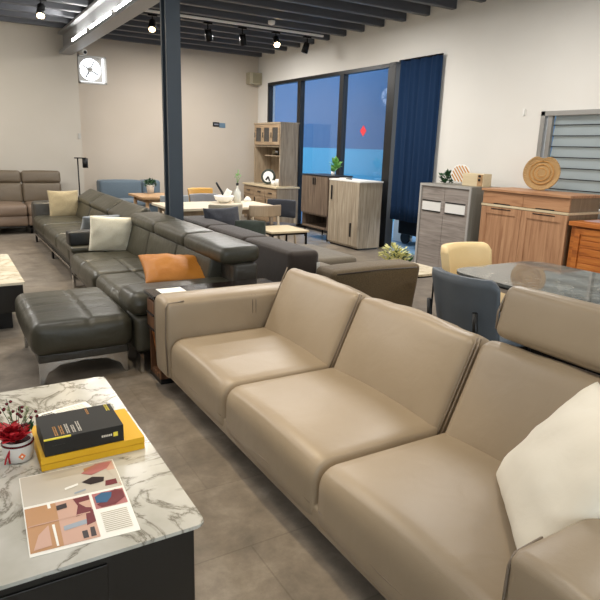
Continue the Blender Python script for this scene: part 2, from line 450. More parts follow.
# outside
struct('ground_outside', box1(XW, 9.2, 6.2, 22, -.12, -.02), M['outground'])
struct('ground_outside_grey', box1(XW, 12, -1.0, 6.2, -.12, -.02), M['outgrey'])
struct('wall_outside_lower', box1(8.9, 9.1, 6.2, 22, -.02, 1.58), M['cyanwall'])
struct('wall_outside_upper', box1(8.9, 9.1, 6.2, 22, 1.58, 4.2), M['bluewall'])
# louvre window on right wall
b = NB()
wy0, wy1, wz0, wz1 = 3.02, 4.83, 1.0, 2.06
for a in ((wy0, wy0+.06, wz0, wz1), (wy1-.06, wy1, wz0, wz1), (wy0, wy1, wz1-.055, wz1), (wy0, wy1, wz0, wz0+.05)):
    bx(b, XW-.03, XW+.12, a[0], a[1], a[2], a[3], .004)
bx(b, XW+.0, XW+.06, wy1-.12, wy1-.085, wz0+.05, wz1-.055); bx(b, XW, XW+.06, 3.9, 3.93, wz0+.05, wz1-.055)
bx(b, XW-.004, XW+.04, wy1-.145, wy1-.12, wz0+.05, wz1-.055)
w4 = struct('window_4', b, M['alu'])
b = NB()
for k in range(8):
    z = wz0+.05+k*.121
    bx(b, -.003, .003, wy0+.06, wy1-.145, 0, .124, 0, Matrix.Translation((XW+.075, 0, z)) @ Matrix.Rotation(math.radians(10), 4, 'Y') @ Matrix.Translation((-.03, 0, 0)))
obj('louvre_panes', b, M['louvre'], w4)
b = NB()
for k in range(8):
    z = wz0+.055+k*.121
    bx(b, XW+.03, XW+.05, wy0+.06, wy1-.145, z-.004, z+.006)
obj('louvre_gap_strips', b, M['black'], w4)  # black strips drawn for the dark gaps between panes
# exhaust fan opening
fx0, fx1, fz0, fz1 = 2.42, 2.94, 2.62, 3.12
b = NB()
for a in ((fx0, fx1, fz0, fz0+.03), (fx0, fx1, fz1-.03, fz1), (fx0, fx0+.03, fz0, fz1), (fx1-.03, fx1, fz0, fz1)):
    bx(b, a[0], a[1], YB-.02, YB+.02, a[2], a[3])
w5 = struct('window_5', b, M['alu'])
b = NB(); cx, cz, R1 = 2.65, 2.88, .2
# square shroud plate with a round hole
seg = 40; ring = []; sq = []
for k in range(seg):
    a = 2*PI*k/seg; c_, s_ = math.cos(a), math.sin(a); m_ = .215/max(abs(c_), abs(s_))
    ring.append((cx+R1*c_, cz+R1*s_)); sq.append((cx+m_*c_, cz+m_*s_))
F0 = [b.verts.new((p[0], YB+.03, p[1])) for p in ring]; F1 = [b.verts.new((p[0], YB+.03, p[1])) for p in sq]
G0 = [b.verts.new((p[0], YB+.07, p[1])) for p in ring]; G1 = [b.verts.new((p[0], YB+.07, p[1])) for p in sq]
for k in range(seg):
    j = (k+1) % seg
    b.faces.new((F0[k], F0[j], F1[j], F1[k])); b.faces.new((G0[k], G0[j], G1[j], G1[k]))
    b.faces.new((F0[k], F0[j], G0[j], G0[k])); b.faces.new((F1[k], F1[j], G1[j], G1[k]))
fan = thing('exhaust_fan', 'square metal exhaust fan glowing with daylight, high on the back wall under the beam', 'fan', (cx, YB+.05, fz0))
obj('fan_shroud', b, M['alu'], fan)
b = NB(); cyl(b, (cx, YB+.03, cz), (cx, YB+.12, cz), .045); obj('fan_motor', b, M['alu'], fan)
for k in range(4):
    a = k*PI/2+.5; Tm = Matrix.Translation((cx, YB+.08, cz)) @ Matrix.Rotation(a, 4, 'Y') @ Matrix.Rotation(.5, 4, 'X')
    obj('fan_blade', bx(NB(), .04, .17, -.002, .002, -.012, .012, 0, Tm), M['alu'], fan)
b = NB(); tube(b, [(cx-.2, YB+.025, cz), (cx+.2, YB+.025, cz)], .006); tube(b, [(cx-.03, YB+.025, cz-.2), (cx-.03, YB+.025, cz+.2)], .006); tube(b, [(cx+.09, YB+.025, cz-.18), (cx+.09, YB+.025, cz+.18)], .006)
obj('fan_grille', b, M['alu'], fan)
# cctv, wall box, plaque, switch
t = thing('security_camera', 'small white security camera under the steel beam above the exhaust fan', 'camera', (2.44, YB, 3.2))
obj('mount', box1(2.42, 2.48, YB-.03, YB, 3.17, 3.23, .005), M['white'], t)
obj('camera_body', cyl(NB(), (2.45, YB-.02, 3.2), (2.52, YB-.2, 3.15), .05), M['white'], t)
obj('lens', cyl(NB(), (2.52, YB-.2, 3.15), (2.527, YB-.218, 3.145), .028), M['black'], t)
t = thing('speaker_box', 'beige wall speaker in the top corner of the back wall', 'speaker', (5.95, YB-.1, 2.9))
obj('speaker_body', box1(5.9, 6.19, YB-.2, YB, 2.86, 3.1, .01), M['acbeige'], t)
obj('speaker_grille', box1(5.97, 6.17, YB-.206, YB-.2, 2.88, 3.08, .002), plain('speaker_grille', (140, 132, 108), .8), t)
t = thing('wall_notices', 'small black and blue notice plates on the back wall', 'sign', (5.27, YB, 1.93))
obj('plate', box1(5.12, 5.27, YB-.012, YB, 1.95, 2.04, .002), M['black'], t, label='black plate')
obj('plate', box1(5.27, 5.41, YB-.012, YB, 1.93, 2.03, .002), plain('blue_grey_plate', (98, 122, 140), .4), t, label='blue-grey plate')
obj('plate_print', box1(5.15, 5.25, YB-.015, YB-.012, 1.98, 2.01), plain('grey_print', (120, 120, 128), .5), t)
single('light_switch', box1(2.3, 2.345, YL-.012, YL, 1.6, 1.7, .003), M['greyframe'], 'small grey switch near the edge of the left wall section', 'switch', (2.32, YL, 1.6))
single('wall_hook', box1(XW-.02, XW, 5.08, 5.11, 2.02, 2.1, .003), M['white'], 'tiny white hook plate on the white wall left of the window', 'hook', (XW, 5.09, 2.0))
single('paper_diamond', prism(NB(), [(8.42, 1.87-.09), (8.42+.09, 1.87), (8.42, 1.87+.09), (8.42-.09, 1.87)], 'x', XW+.042, XW+.046), M['redpaper'], 'red paper diamond stuck on the tall glass pane', 'paper decoration', (XW+.045, 8.42, 1.78))
# ---------------------------------------------------------------- ceiling lamps
for i, (y0, y1) in enumerate([(9.7, 10.85), (8.22, 9.52), (6.8, 8.1), (5.3, 6.6), (3.8, 5.1), (2.3, 3.6), (.8, 2.1)]):
    lb = ['farthest of the visible LED tubes along the beam', 'middle one of the three visible LED tubes along the beam', 'nearest of the three visible LED tubes along the beam']
    if i > 2: continue
    t = thing('led_tube', lb[i], 'tube light', (2.09, (y0+y1)/2, 3.07), group='LED tubes on the steel beam')
    obj('diffuser', bx(NB(), 2.065, 2.1, y0+.02, y1-.02, 3.125, 3.165, .008), M['led'], t)
    for ye in (y0, y1-.02): obj('end_cap', box1(2.062, 2.104, ye, ye+.02, 3.12, 3.17), M['white'], t)
def spot(x, y, mat, label, tx=0, ty=0, z=3.40):
    t = thing('track_spotlight', label, 'spotlight', (x, y, z), group='spotlights under the ceiling')
    obj('mounting_plate', box1(x-.07, x+.07, y-.03, y+.03, z, z+.03, .004), M['blackm'], t)
    obj('stem', cyl(NB(), (x, y, z), (x, y, z-.08), .012, seg=10), M['blackm'], t)
    d = Vector((tx, ty, -1)).normalized(); a = Vector((x, y, z-.07)); e = a+d*.17
    obj('lamp_head', cyl(NB(), a, e, .052, .06, 20), M['blackm'], t)
    obj('lamp_bulb', cyl(NB(), e, e+d*.004, .048, seg=20), mat, t)
spot(1.42, 9.45, M['lampon'], 'lit spotlight left of the steel beam', -.2, -.7)
spot(2.97, 9.45, M['lampdim'], 'warm dim spotlight just left of the steel column', -.3, -.8)
spot(3.86, 9.45, M['black'], 'dark unlit spotlight, first right of the column', .3, .3)
spot(4.46, 9.45, M['black'], 'dark unlit spotlight, second right of the column', .3, .3)
spot(5.08, 9.45, M['lampon'], 'brightly lit spotlight near the glass wall', -.3, -1)
spot(5.7, 9.45, M['black'], 'dark spotlight nearest the white wall above the glass', -.2, .2)
single('smoke_detector', lathe(NB(), (4.6, 8.7, 3.37), [(.02, 0), (.05, .012), (.055, .04), (.055, .06)], 20), M['white'], 'small round white smoke detector between the ceiling joists', 'smoke detector', (4.6, 8.7, 3.37))
# ================================================================ TAUPE SOFA (front right)
sf = thing('taupe_sofa', 'large three-seat taupe leather sofa in the right foreground', 'sofa', (1.6, 2.05, 0))
Y0, Y1 = .55, 3.57
obj('base', rb1(1.105, 2.18, Y0+.03, Y1-.03, .125, .225, .02, (2,6,1)), M['taupe'], sf)
obj('plinth', box1(1.24, 2.0, Y0+.1, Y1-.1, .1, .13), M['black'], sf)
for (x, y) in ((1.3, .7), (1.3, 3.42), (2.0, .7), (2.0, 3.42), (1.3, 2.05)):
    obj('leg', cyl(NB(), (x, y, 0), (x, y, .12), .022, .028), M['blackm'], sf)
def armf(o, u):
    if u[2] > 0: o.z += .012*(1-u[1]**2)
    return o
for (ya, yb) in ((3.34, 3.57), (.55, .79)):
    a = obj('arm', rb1(1.08, 2.18, ya, yb, .13, .63, .035, (8,3,6), (.01, .006, .01), armf), M['taupe'], sf)
    pipes(a, [([(1.088, yy, .16), (1.078, yy, .4), (1.083, yy, .59), (1.1, yy, .618), (1.2, yy, .626)], .0045) for yy in (ya+.012, yb-.012)])
    if ya > 1: pipes(a, [([(xx, ya-.001, .46), (xx, ya-.004, .58), (xx, ya+.012, .622)], .003) for xx in (1.66, 1.685)])
seats = [(2.52, 3.335), (1.665, 2.515), (.795, 1.66)]
def seatf(o, u):
    # waterfall front with a crowned top
    k = max(0, math.cos(u[1]*PI/2))**.7
    o.z += max(0, u[2])*.03*k
    o.x -= .012*k*max(0, -u[0])
    return o
for (ya, yb) in seats:
    s = obj('seat_cushion', rb1(1.1, 1.81, ya*3, yb*3, .12, .395, .08, (12,16,5), (0, .006, 0), seatf, Matrix.Diagonal((1, 1/3, 1, 1))), M['taupe'], sf)
    p = NB()
    tube(p, [(1.1, ya+.03, .226), (1.09, (ya+yb)/2, .226), (1.1, yb-.03, .226)], .004, 6)
    obj('piping', p, M['taupe_p'], s)
# back frame
obj('back_frame', rb1(1.96, 2.2, Y0+.02, Y1-.02, .2, .66, .04, (2,8,3)), M['taupe'], sf)
def backf(seed):
    def f(o, u):
        k = (1-u[1]**2)
        if u[0] < 0: o.x += -.022*k*(1-u[2]**2)
        if u[2] > .5: o.z += .012*math.cos(u[1]*PI/2)+noise.noise(Vector((u[1]*3+seed, u[0], 0)))*.008
        return o
    return f
for i, (ya, yb) in enumerate([(2.515, 3.325), (1.665, 2.505), (.795, 1.655)]):
    T = Matrix.Translation((1.695, (ya+yb)/2, .345)) @ Matrix.Rotation(math.radians(24), 4, 'Y')
    w = (yb-ya)/2
    s = obj('back_cushion', rb1(.0, .18, -w, w, 0, .5, .055, (3,12,10), (.006, .002, .006), backf(i*3.3), T), M['taupe'], sf)
    pipes(s, [([T @ Vector((.012, e*(w-.004), z_)) for z_ in (.03, .15, .3, .43, .49)], .0045) for e in (-1, 1)])
T = Matrix.Translation((1.93, 1.2, .815)) @ Matrix.Rotation(math.radians(14), 4, 'Y')
h = obj('headrest', rb1(-.02, .13, -.41, .41, .0, .225, .042, (3,10,5), (.012, .0, .006), None, T), M['taupe'], sf)
p = NB(); tube(p, [T @ Vector(q) for q in ((-.005, .402, .03), (-.018, .405, .1), (-.003, .402, .175), (.05, .405, .196), (.11, .402, .18))], .005, 6)
obj('piping', p, M['taupe_p'], h)
single('cream_cushion', pillow(NB(), .54, .48, .19, frame_from((1.6, 1.25, .44), (-.65, -.76, 0), (.45, -.385, .8), .54, .48), 30, seed=3, wr=.011, pinch=.05), M['cream'], 'plain cream velvet cushion leaning in the corner of the taupe sofa', 'cushion', (1.5, .96, .45))
# ================================================================ SLATE SOFA (middle left)
def tuft(lines_x, lines_y, depth=.012, w=.03):
    def f(o, u):
        if u[2] > .3:
            for lx in lines_x: o.z -= depth*math.exp(-((u[0]-lx)/w)**2)
            for ly in lines_y: o.z -= depth*math.exp(-((u[1]-ly)/w)**2)
        return o
    return f
sa = thing('slate_leather_sofa', 'grey-green tufted leather sofa with headrests behind the footstool', 'sofa', (1.5, 5.3, 0))
obj('base', rb1(1.14, 1.96, 3.92, 6.75, .13, .24, .02, (2,6,1)), M['slate_d'], sa)
for (ya, yb) in ((5.34, 6.48), (4.17, 5.32)):
    obj('seat_cushion', rb1(1.08, 1.74, ya, yb, .2, .42, .07, (26,30,3), (.01, .006, .012), tuft([0.05], [-.5, 0, .5], .014, .022)), M['slate'], sa)
def rollf(o, u):
    if u[2] > 0: o.x -= .02*(1-u[1]**2)
    return o
near = obj('arm', rb1(1.04, 1.9, 3.87, 4.16, .14, .40, .04, (4,2,3)), M['slate'], sa)
obj('arm_pad', rb1(1.0, 1.85, 3.86, 4.22, .4, .57, .08, (6,3,2)), M['slate'], near)
far = obj('arm', rb1(1.12, 1.9, 6.5, 6.76, .14, .42, .04, (4,2,3)), M['slate_d'], sa)
obj('arm_pad', rb1(1.1, 1.88, 6.5, 6.78, .40, .47, .03, (6,3,2), (0,0,0)), M['slate'], far)
obj('shaded_arm_panel', rb1(1.1, 1.9, 6.58, 6.78, .46, .62, .03, (6,2,2)), M['black'], far)  # upper arm coloured black, its shadow painted in
for (ya, yb) in ((5.75, 6.46), (4.95, 5.74), (4.17, 4.94)):
    T = Matrix.Translation((1.64, (ya+yb)/2, .38)) @ Matrix.Rotation(math.radians(13), 4, 'Y'); w = (yb-ya)/2
    obj('back_cushion', rb1(0, .16, -w, w, 0, .35, .02, (3,6,5), (.01, .0, 0), None, T), M['slate'], sa)
obj('back_frame', rb1(1.8, 2.0, 3.93, 6.6, .16, .705, .03, (2,8,3)), M['slate_d'], sa)
for (ya, yb) in ((5.58, 6.4), (4.76, 5.575), (3.93, 4.755)):
    obj('headrest', rb1(1.7, 2.02, ya, yb, .705, .83, .045, (5,6,2), (.004, .0, .012), (lambda o, u: Vector((o.x, o.y, o.z+.006*u[0])))), M['slate'], sa)
for (x, y) in ((1.07, 3.9), (1.14, 6.68), (1.9, 3.95), (1.9, 6.68), (1.14, 5.3)):
    obj('leg', box1(x-.012, x+.012, y-.05, y+.05, 0, .14), M['chrome'], sa)
single('ribbed_cushion', pillow(NB(), .44, .40, .15, pose((1.5, 6.42, .60), 14, 4, -8), seed=9, wr=.014, pinch=.04), M['ivory'], 'ivory ribbed cushion leaning on the far arm of the slate sofa', 'cushion', (1.5, 6.42, .43))
single('amber_cushion', pillow(NB(), .5, .42, .16, pose((1.5, 4.4, .6), -70, 12, 4), seed=5, wr=.016), M['amber'], 'amber suede cushion lying on the near end of the slate sofa', 'cushion', (1.56, 4.42, .43))
# footstool
ot = thing('leather_footstool', 'square grey-green tufted leather footstool on curved steel legs', 'footstool', (.71, 4.35, 0))
obj('cushion', rb1(.385, 1.03, 3.88, 4.84, .2, .425, .065, (26,30,3), (.012, .014, .014), tuft([0.12], [-.42, .0, .42], .012, .02)), M['slate'], ot)
obj('base_frame', rb1(.42, 1.0, 3.93, 4.8, .145, .205, .012, (2,2,1)), M['slate_d'], ot)
for sy in (3.95, 4.76):
    pl = [(.425, .145), (.425, .0), (.445, .0), (.475, .07), (.56, .118), (.71, .128), (.86, .118), (.945, .07), (.975, .0), (.995, .0), (.995, .145)]
    obj('leg_bracket', prism(NB(), pl, 'y', sy, sy+.03), M['chrome'], ot)
# walnut slim side table
st = thing('walnut_console_table', 'slim walnut side table squeezed between taupe and slate sofas', 'side table', (1.5, 3.7, 0))
obj('top', box1(1.09, 2.0, 3.6, 3.83, .58, .605, .004), M['walnut_t'], st)
b = NB(); bx(b, 1.12, 1.98, 3.61, 3.63, .03, .58); bx(b, 1.12, 1.98, 3.8, 3.82, .03, .58); bx(b, 1.96, 1.98, 3.63, 3.8, .03, .58); bx(b, 1.12, 1.96, 3.63, 3.8, .03, .06)
obj('carcass', b, M['walnut'], st)
obj('shelf', box1(1.12, 1.96, 3.63, 3.8, .33, .35), M['walnut'], st)
for z in (.47, .37):
    d = obj('drawer', box1(1.1, 1.13, 3.635, 3.795, z, z+.085, .004), M['walnut'], st)
    obj('handle', box1(1.09, 1.1, 3.64, 3.79, z-.008, z), M['black'], d)
obj('brace', prism(NB(), [(3.63, .06), (3.65, .06), (3.8, .32), (3.78, .32)], 'x', 1.13, 1.15), M['teak'], st)
obj('foot', box1(1.12, 1.98, 3.6, 3.83, 0, .03), M['black'], st)
t = single('price_card', box1(1.16, 1.33, 3.66, 3.79, .6055, .6075), M['cardw'], 'white card with a small mark lying on the slim walnut table', 'card', (1.24, 3.72, .605))
# ================================================================ FAR SLATE SOFA
se = thing('long_leather_sofa', 'farther grey leather sofa with raised wing headrests by the recliner', 'sofa', (1.6, 8.6, 0))
obj('base', rb1(1.2, 2.05, 7.0, 10.15, .13, .24, .02, (2,6,1)), M['slate_d'], se)
for (ya, yb) in ((8.95, 10.0), (7.9, 8.94), (7.0, 7.89)):
    obj('seat_cushion', rb1(1.16, 1.85, ya, yb, .2, .42, .07, (16,16,3), (.01, .006, .014), tuft([.05], [0], .012, .05)), M['slate'], se)
obj('arm', rb1(1.18, 2.0, 10.0, 10.28, .14, .62, .05, (4,2,3), (0, .01, .02)), M['slate_d'], se)
obj('back_frame', rb1(1.88, 2.1, 6.98, 10.25, .16, .6, .03, (2,8,3)), M['slate_d'], se)
for (ya, yb) in ((9.0, 10.0), (7.95, 8.99), (6.86, 7.94)):
    T = Matrix.Translation((1.74, (ya+yb)/2, .38)) @ Matrix.Rotation(math.radians(22), 4, 'Y'); w = (yb-ya)/2
    obj('back_cushion', rb1(0, .17, -w, w, 0, .32, .05, (3,6,5), (.02, .004, .01), None, T), M['slate'], se)
    T = Matrix.Translation((1.8, (ya+yb)/2, .68)) @ Matrix.Rotation(math.radians(58), 4, 'Y')
    obj('headrest', rb1(0, .11, -w+.01, w-.01, 0, .3, .05, (3,6,5), (.01, 0, 0), None, T), M['slate'], se)
for (x, y) in ((1.2, 7.1), (1.2, 8.5), (1.2, 10.05), (2.0, 7.1), (2.0, 10.05)):
    obj('leg', box1(x-.012, x+.012, y-.04, y+.04, 0, .14), M['blackm'], se)
obj('reflecting_gap_strip', box1(1.165, 1.18, 7.05, 10.1, .135, .16), M['chrome'], se)  # bright strip put in for the reflecting gap under the sofa
single('linen_cushion', pillow(NB(), .46, .42, .16, pose((1.6, 9.8, .605), -8, 0, 4), seed=12), M['beigef'], 'beige linen cushion leaning on the far arm of the long sofa', 'cushion', (1.6, 9.8, .43))
single('blue_grey_cushion', pillow(NB(), .5, .36, .15, pose((1.62, 7.42, .56), 42, 0, 6), seed=14), M['bluegf'], 'pale blue-grey cushion lying at the near end of the long sofa', 'cushion', (1.62, 7.42, .43))
# ================================================================ RECLINER against left wall section
rc = thing('recliner_sofa', 'brown leather recliner sofa against the left wall section', 'sofa', (1.2, 11.45, 0))
for (xa, xb) in ((.56, 1.2), (1.205, 1.85), (-.09, .555)):
    obj('seat_cushion', rb1(xa, xb, 10.9, 11.6, .3, .5, .06, (5,5,3), (.002, .01, .02)), M['brownl2'], rc)
    obj('footrest', rb1(xa, xb, 10.92, 11.05, .14, .31, .03, (4,1,3), (0, .012, 0)), M['brownl2'], rc)
    T = Matrix.Translation(((xa+xb)/2, 11.42, .48)) @ Matrix.Rotation(math.radians(-8), 4, 'X')
    w = (xb-xa)/2
    obj('back_cushion', rb1(-w, w, 0, .2, 0, .36, .05, (5,3,5), (.002, .025, .01), None, T), M['brownl'], rc)
    obj('headrest', rb1(-w, w, -.01, .17, .34, .56, .05, (5,3,4), (.002, .02, .008), None, T), M['brownl'], rc)
for xx in (1.85, -.25):
    obj('arm', rb1(xx, xx+.16, 10.92, 11.85, .12, .6, .04, (2,5,4), (.01, 0, .01)), M['brownl'], rc)
obj('base', box1(-.2, 1.95, 11.05, 11.85, .1, .3), M['slate_d'], rc)
for x in (-.1, 1.25, 1.9):
    for y in (11.02, 11.78): obj('leg', cyl(NB(), (x, y, 0), (x, y, .13), .02, seg=10), M['blackm'], rc)
# lamp by the wall
fl = thing('floor_lamp', 'thin black floor lamp with hanging shade at the wall corner', 'lamp', (2.2, 11.7, 0))
obj('lamp_base', cyl(NB(), (2.2, 11.7, 0), (2.2, 11.7, .02), .12, seg=24), M['blackm'], fl)
obj('pole', cyl(NB(), (2.2, 11.7, .02), (2.2, 11.7, 1.26), .012, seg=10), M['blackm'], fl)
obj('arm', tube(NB(), [(2.14, 11.7, 1.255), (2.35, 11.7, 1.255)], .01), M['blackm'], fl)
obj('lamp_shade', cyl(NB(), (2.33, 11.7, 1.08), (2.33, 11.7, 1.255), .05, seg=24), M['black'], fl)
# blue sofa
bs = thing('blue_sofa', 'steel blue fabric sofa along the back wall behind the dining tables', 'sofa', (3.2, 11.8, 0))
obj('base', rb1(2.6, 3.8, 11.35, 12.2, .15, .4, .03), M['bluesofa'], bs)
for (xa, xb) in ((2.6, 3.42), (3.43, 3.8)):
    obj('back_cushion', rb1(xa, xb, 11.85, 12.15, .4, .84, .05, (5,3,4), (0, .03, .015)), M['bluesofa'], bs)
    obj('seat_cushion', rb1(xa, xb, 11.3, 11.85, .38, .5, .04, (5,4,2), (0, 0, .015)), M['bluesofa'], bs)
for (x, y) in ((2.7, 11.42), (3.7, 11.42), (2.7, 12.1), (3.7, 12.1)):
    obj('leg', cyl(NB(), (x, y, 0), (x, y, .16), .02, seg=10), M['ltwood'], bs)
# ================================================================ CHARCOAL SOFA (back to the slate sofa)
sc = thing('charcoal_fabric_sofa', 'charcoal fabric sofa standing back to back with the slate sofa', 'sofa', (2.9, 5.3, 0))
for i, (ya, yb) in enumerate(((5.97, 6.85), (5.05, 5.96), (4.15, 5.04))):
    def lean(o, u):
        o.x += .03*(1-u[2])*.5*0; return o
    s = obj('back_section', rb1(2.4, 2.7, ya, yb, .14, .72, .045, (3,6,5), (.01, .003, .012)), M['char'], sc)
    pipes(s, [([(2.41, ya+.02, .69), (2.408, (ya+yb)/2, .696), (2.41, yb-.02, .69)], .005), ([(2.4, yb-.012, .2), (2.4, yb-.012, .66)], .004)], M['char'])
    obj('seat_cushion', rb1(2.7, 3.3, ya, yb, .26, .43, .05, (4,6,3), (.01, .003, .015)), M['oliveg'], sc)
obj('base', rb1(2.44, 3.3, 4.14, 6.85, .12, .27, .02, (2,6,1)), M['char'], sc)
def slopef(o, u):
    o.x += -.07*(1-u[2])*.5*(1+u[0])*.5
    return o
obj('arm', rb1(2.62, 3.56, 3.82, 4.12, .13, .6, .05, (5,3,5), (.01, .006, .02), slopef), M['olive'], sc, label='olive brown arm')
p = NB(); tube(p, [(2.66, 3.826, .575), (3.1, 3.818, .585), (3.5, 3.826, .575)], .006, 6); obj('piping', p, M['char'], sc)
for (x, y) in ((2.5, 4.3), (3.2, 4.0), (2.5, 6.7), (3.2, 6.7)): obj('leg', cyl(NB(), (x, y, 0), (x, y, .14), .02, seg=10), M['blackm'], sc)
obj('care_tag', box1(2.66, 2.69, 4.138, 4.142, .45, .62, .0), M['white'], sc, label='white strip tag')
fo = thing('fabric_ottoman', 'grey-brown fabric ottoman in front of the charcoal sofa', 'ottoman', (3.58, 5.6, 0))
obj('cushion', rb1(3.34, 3.84, 5.14, 6.1, .24, .425, .05, (4,6,2), (.006, .006, .012)), M['oliveg'], fo)
obj('base', rb1(3.37, 3.81, 5.17, 6.07, .12, .25, .02), M['olive'], fo)
for (x, y) in ((3.4, 5.2), (3.78, 5.2), (3.4, 6.04), (3.78, 6.04)): obj('leg', cyl(NB(), (x, y, 0), (x, y, .13), .018, seg=10), M['blackm'], fo)
single('navy_cushion', pillow(NB(), .52, .4, .16, pose((2.83, 6.5, .65), -12, 0, 14), seed=21), M['navyf'], 'dark navy-grey cushion standing on the charcoal sofa', 'cushion', (2.9, 6.42, .44))
single('green_cushion', pillow(NB(), .34, .32, .13, pose((2.93, 5.98, .585), -14, 0, -30), seed=22, pinch=-.06), M['greenf'], 'dark green rounded cushion on the charcoal sofa near the pale low table', 'cushion', (2.98, 5.95, .44))
# pale low table
lt = thing('pale_side_table', 'low pale-topped table on black legs beyond the charcoal sofa', 'side table', (3.66, 6.65, 0))
obj('top', box1(3.38, 3.92, 6.3, 6.86, .53, .555, .004), M['birch'], lt)
obj('frame', (lambda b: (bx(b, 3.4, 3.9, 6.32, 6.34, .505, .53), bx(b, 3.4, 3.9, 6.82, 6.84, .505, .53), bx(b, 3.4, 3.42, 6.34, 6.82, .505, .53), bx(b, 3.88, 3.9, 6.34, 6.82, .505, .53), b)[-1])(NB()), M['blackm'], lt)
for (x, y) in ((3.41, 6.33), (3.89, 6.33), (3.41, 6.83), (3.89, 6.83)): obj('leg', box1(x-.01, x+.01, y-.01, y+.01, 0, .505), M['blackm'], lt)
# ================================================================ DINING AREA
def table(name, label, x0, x1, y0, y1, top, legm, z=.75):
    t = thing(name, label, 'table', ((x0+x1)/2, (y0+y1)/2, 0))
    obj('tabletop', prism(NB(), rrect(x0, x1, y0, y1, .04), 'z', z-.03, z), top, t)
    obj('apron', (lambda b: (bx(b, x0+.1, x1-.1, y0+.1, y0+.12, z-.1, z-.03), bx(b, x0+.1, x1-.1, y1-.12, y1-.1, z-.1, z-.03), bx(b, x0+.1, x0+.12, y0+.12, y1-.12, z-.1, z-.03), bx(b, x1-.12, x1-.1, y0+.12, y1-.12, z-.1, z-.03), b)[-1])(NB()), legm, t)
    for x in (x0+.1, x1-.1):
        for y in (y0+.1, y1-.1): obj('leg', cyl(NB(), (x, y, z-.03), (x+(.04 if x > (x0+x1)/2 else -.04), y, 0), .03, .02, 12), legm, t)
    return t
table('dining_table', 'long pale dining table with bottle and bowl right of the column', 2.5, 4.06, 7.32, 8.26, M['birchx'], M['chairw'])
table('dining_table', 'wooden dining table with a potted plant left of the column', 2.62, 3.36, 9.05, 9.92, M['tabwood'], M['tabwood'])
def chair(name, label, loc, rz, bm_, lm, kind='pad', group='chairs around the dining tables'):
    """faces local +y; back at -y"""
    t = thing(name, label, 'chair', loc, rz, group)
    obj('seat', rb1(-.22, .22, -.2, .24, .43, .48, .025, (4,4,1), (0, 0, .01)), bm_, t, True) if False else None
    L = lambda nm_, b_, m_: obj(nm_, b_, m_, t, True)
    L('seat', rbox(NB(), -.22, .22, -.2, .24, .43, .485, .025, (4,4,1), (0, 0, .01)), bm_)
    def curve(o, u):
        o.y += .07*u[0]**2; return o
    if kind == 'pad': L('backrest', rbox(NB(), -.22, .22, -.25, -.2, .56, .82, .024, (8,1,4), (0,0,.0), curve), bm_)
    elif kind == 'shell':
        def sh(o, u):
            o.y += .12*u[0]**2 + .05*(1-u[2])*.5; o.x *= 1-.12*(1-u[2])*.5; return o
        L('backrest', rbox(NB(), -.24, .24, -.27, -.22, .42, .83, .024, (8,1,6), (0,0,.0), sh), bm_)
    else: L('backrest', rbox(NB(), -.24, .24, -.25, -.22, .66, .81, .015, (8,1,3), (0,0,.0), curve), bm_)
    for x in (-.19, .19):
        L('leg', cyl(NB(), (x, .2, .44), (x*1.1, .23, 0), .018, .013, 10), lm)
        top = .44 if kind == 'shell' else .7
        L('leg', tube(NB(), [(x*1.1, -.26, 0), (x, -.2, .44), (x, -.2 + (.02 if kind != 'shell' else 0), top)], [.013, .018, .014] , 8), lm)
    return t
chair('dining_chair', 'beige upholstered chair with back to us at the pale table', (3.12, 7.2, 0), 0, M['beigech'], M['ltwood'], 'shell')
chair('dining_chair', 'brown wooden chair with pale legs, back to us', (3.66, 7.18, 0), 0, M['chairw'], M['ltwood'], 'wood')
chair('dining_chair', 'dark charcoal chair with pale wooden legs beside the brown cabinet', (4.12, 7.5, 0), 132, M['navyf'], M['ltwood'], 'pad')
chair('dining_chair', 'grey fabric chair on the far side of the pale table', (3.44, 8.5, 0), 180, M['greych'], M['ltwood'], 'shell')
chair('dining_chair', 'mustard yellow chair behind the grey chair', (3.86, 9.7, 0), 185, M['yellowf'], M['ltwood'], 'shell')
chair('dining_chair', 'pale grey chair seen just left of the column', (2.96, 8.75, 0), 0, M['bluegf'], M['ltwood'], 'pad')
# things on the tables
pp = thing('potted_plant', 'small green plant in a white pot on the wooden dining table', 'plant', (2.98, 9.85, .75))
obj('pot', lathe(NB(), (2.98, 9.85, .75), [(.05, 0), (.07, .13), (.072, .14), (.06, .138)]), M['white'], pp)
def leaves(bm, c, n, r, hgt, sz, seed=0, droop=.3):
    rnd = random.Random(seed)
    for i in range(n):
        a = rnd.random()*2*PI; q = rnd.random()**.6
        p = Vector((c[0]+math.cos(a)*r*q, c[1]+math.sin(a)*r*q, c[2]+hgt*(rnd.random()*.9+.1)*(1-.35*q*q)))
        d = Vector((math.cos(a)*q, math.sin(a)*q, .7-rnd.random()*droop)).normalized()
        s = d.cross(Vector((rnd.random()-.5, rnd.random()-.5, .9))).normalized(); nrm = d.cross(s).normalized()
        L_ = sz*(.6+.7*rnd.random()); W = L_*.28
        pts = [p-d*L_*.5, p+s*W, p+d*L_*.5+nrm*L_*.08, p-s*W]
        top = [bm.verts.new(x) for x in pts]; mid = bm.verts.new(p+nrm*W*.25)
        bot = bm.verts.new(p-nrm*W*.12)
        for k in range(4):
            f = bm.faces.new((top[k], top[(k+1) % 4], mid)); f = bm.faces.new((top[(k+1) % 4], top[k], bot))
    return bm
obj('foliage', leaves(NB(), (2.98, 9.85, .86), 140, .1, .14, .05, 3), M['leafd'], pp)
bw = thing('white_basket', 'white bowl of wrapped tableware on the pale dining table', 'bowl', (3.5, 8.0, .75))
obj('bowl', lathe(NB(), (3.5, 8.0, .75), [(.06, 0), (.12, .04), (.15, .1), (.145, .105), (.1, .05)]), M['white'], bw)
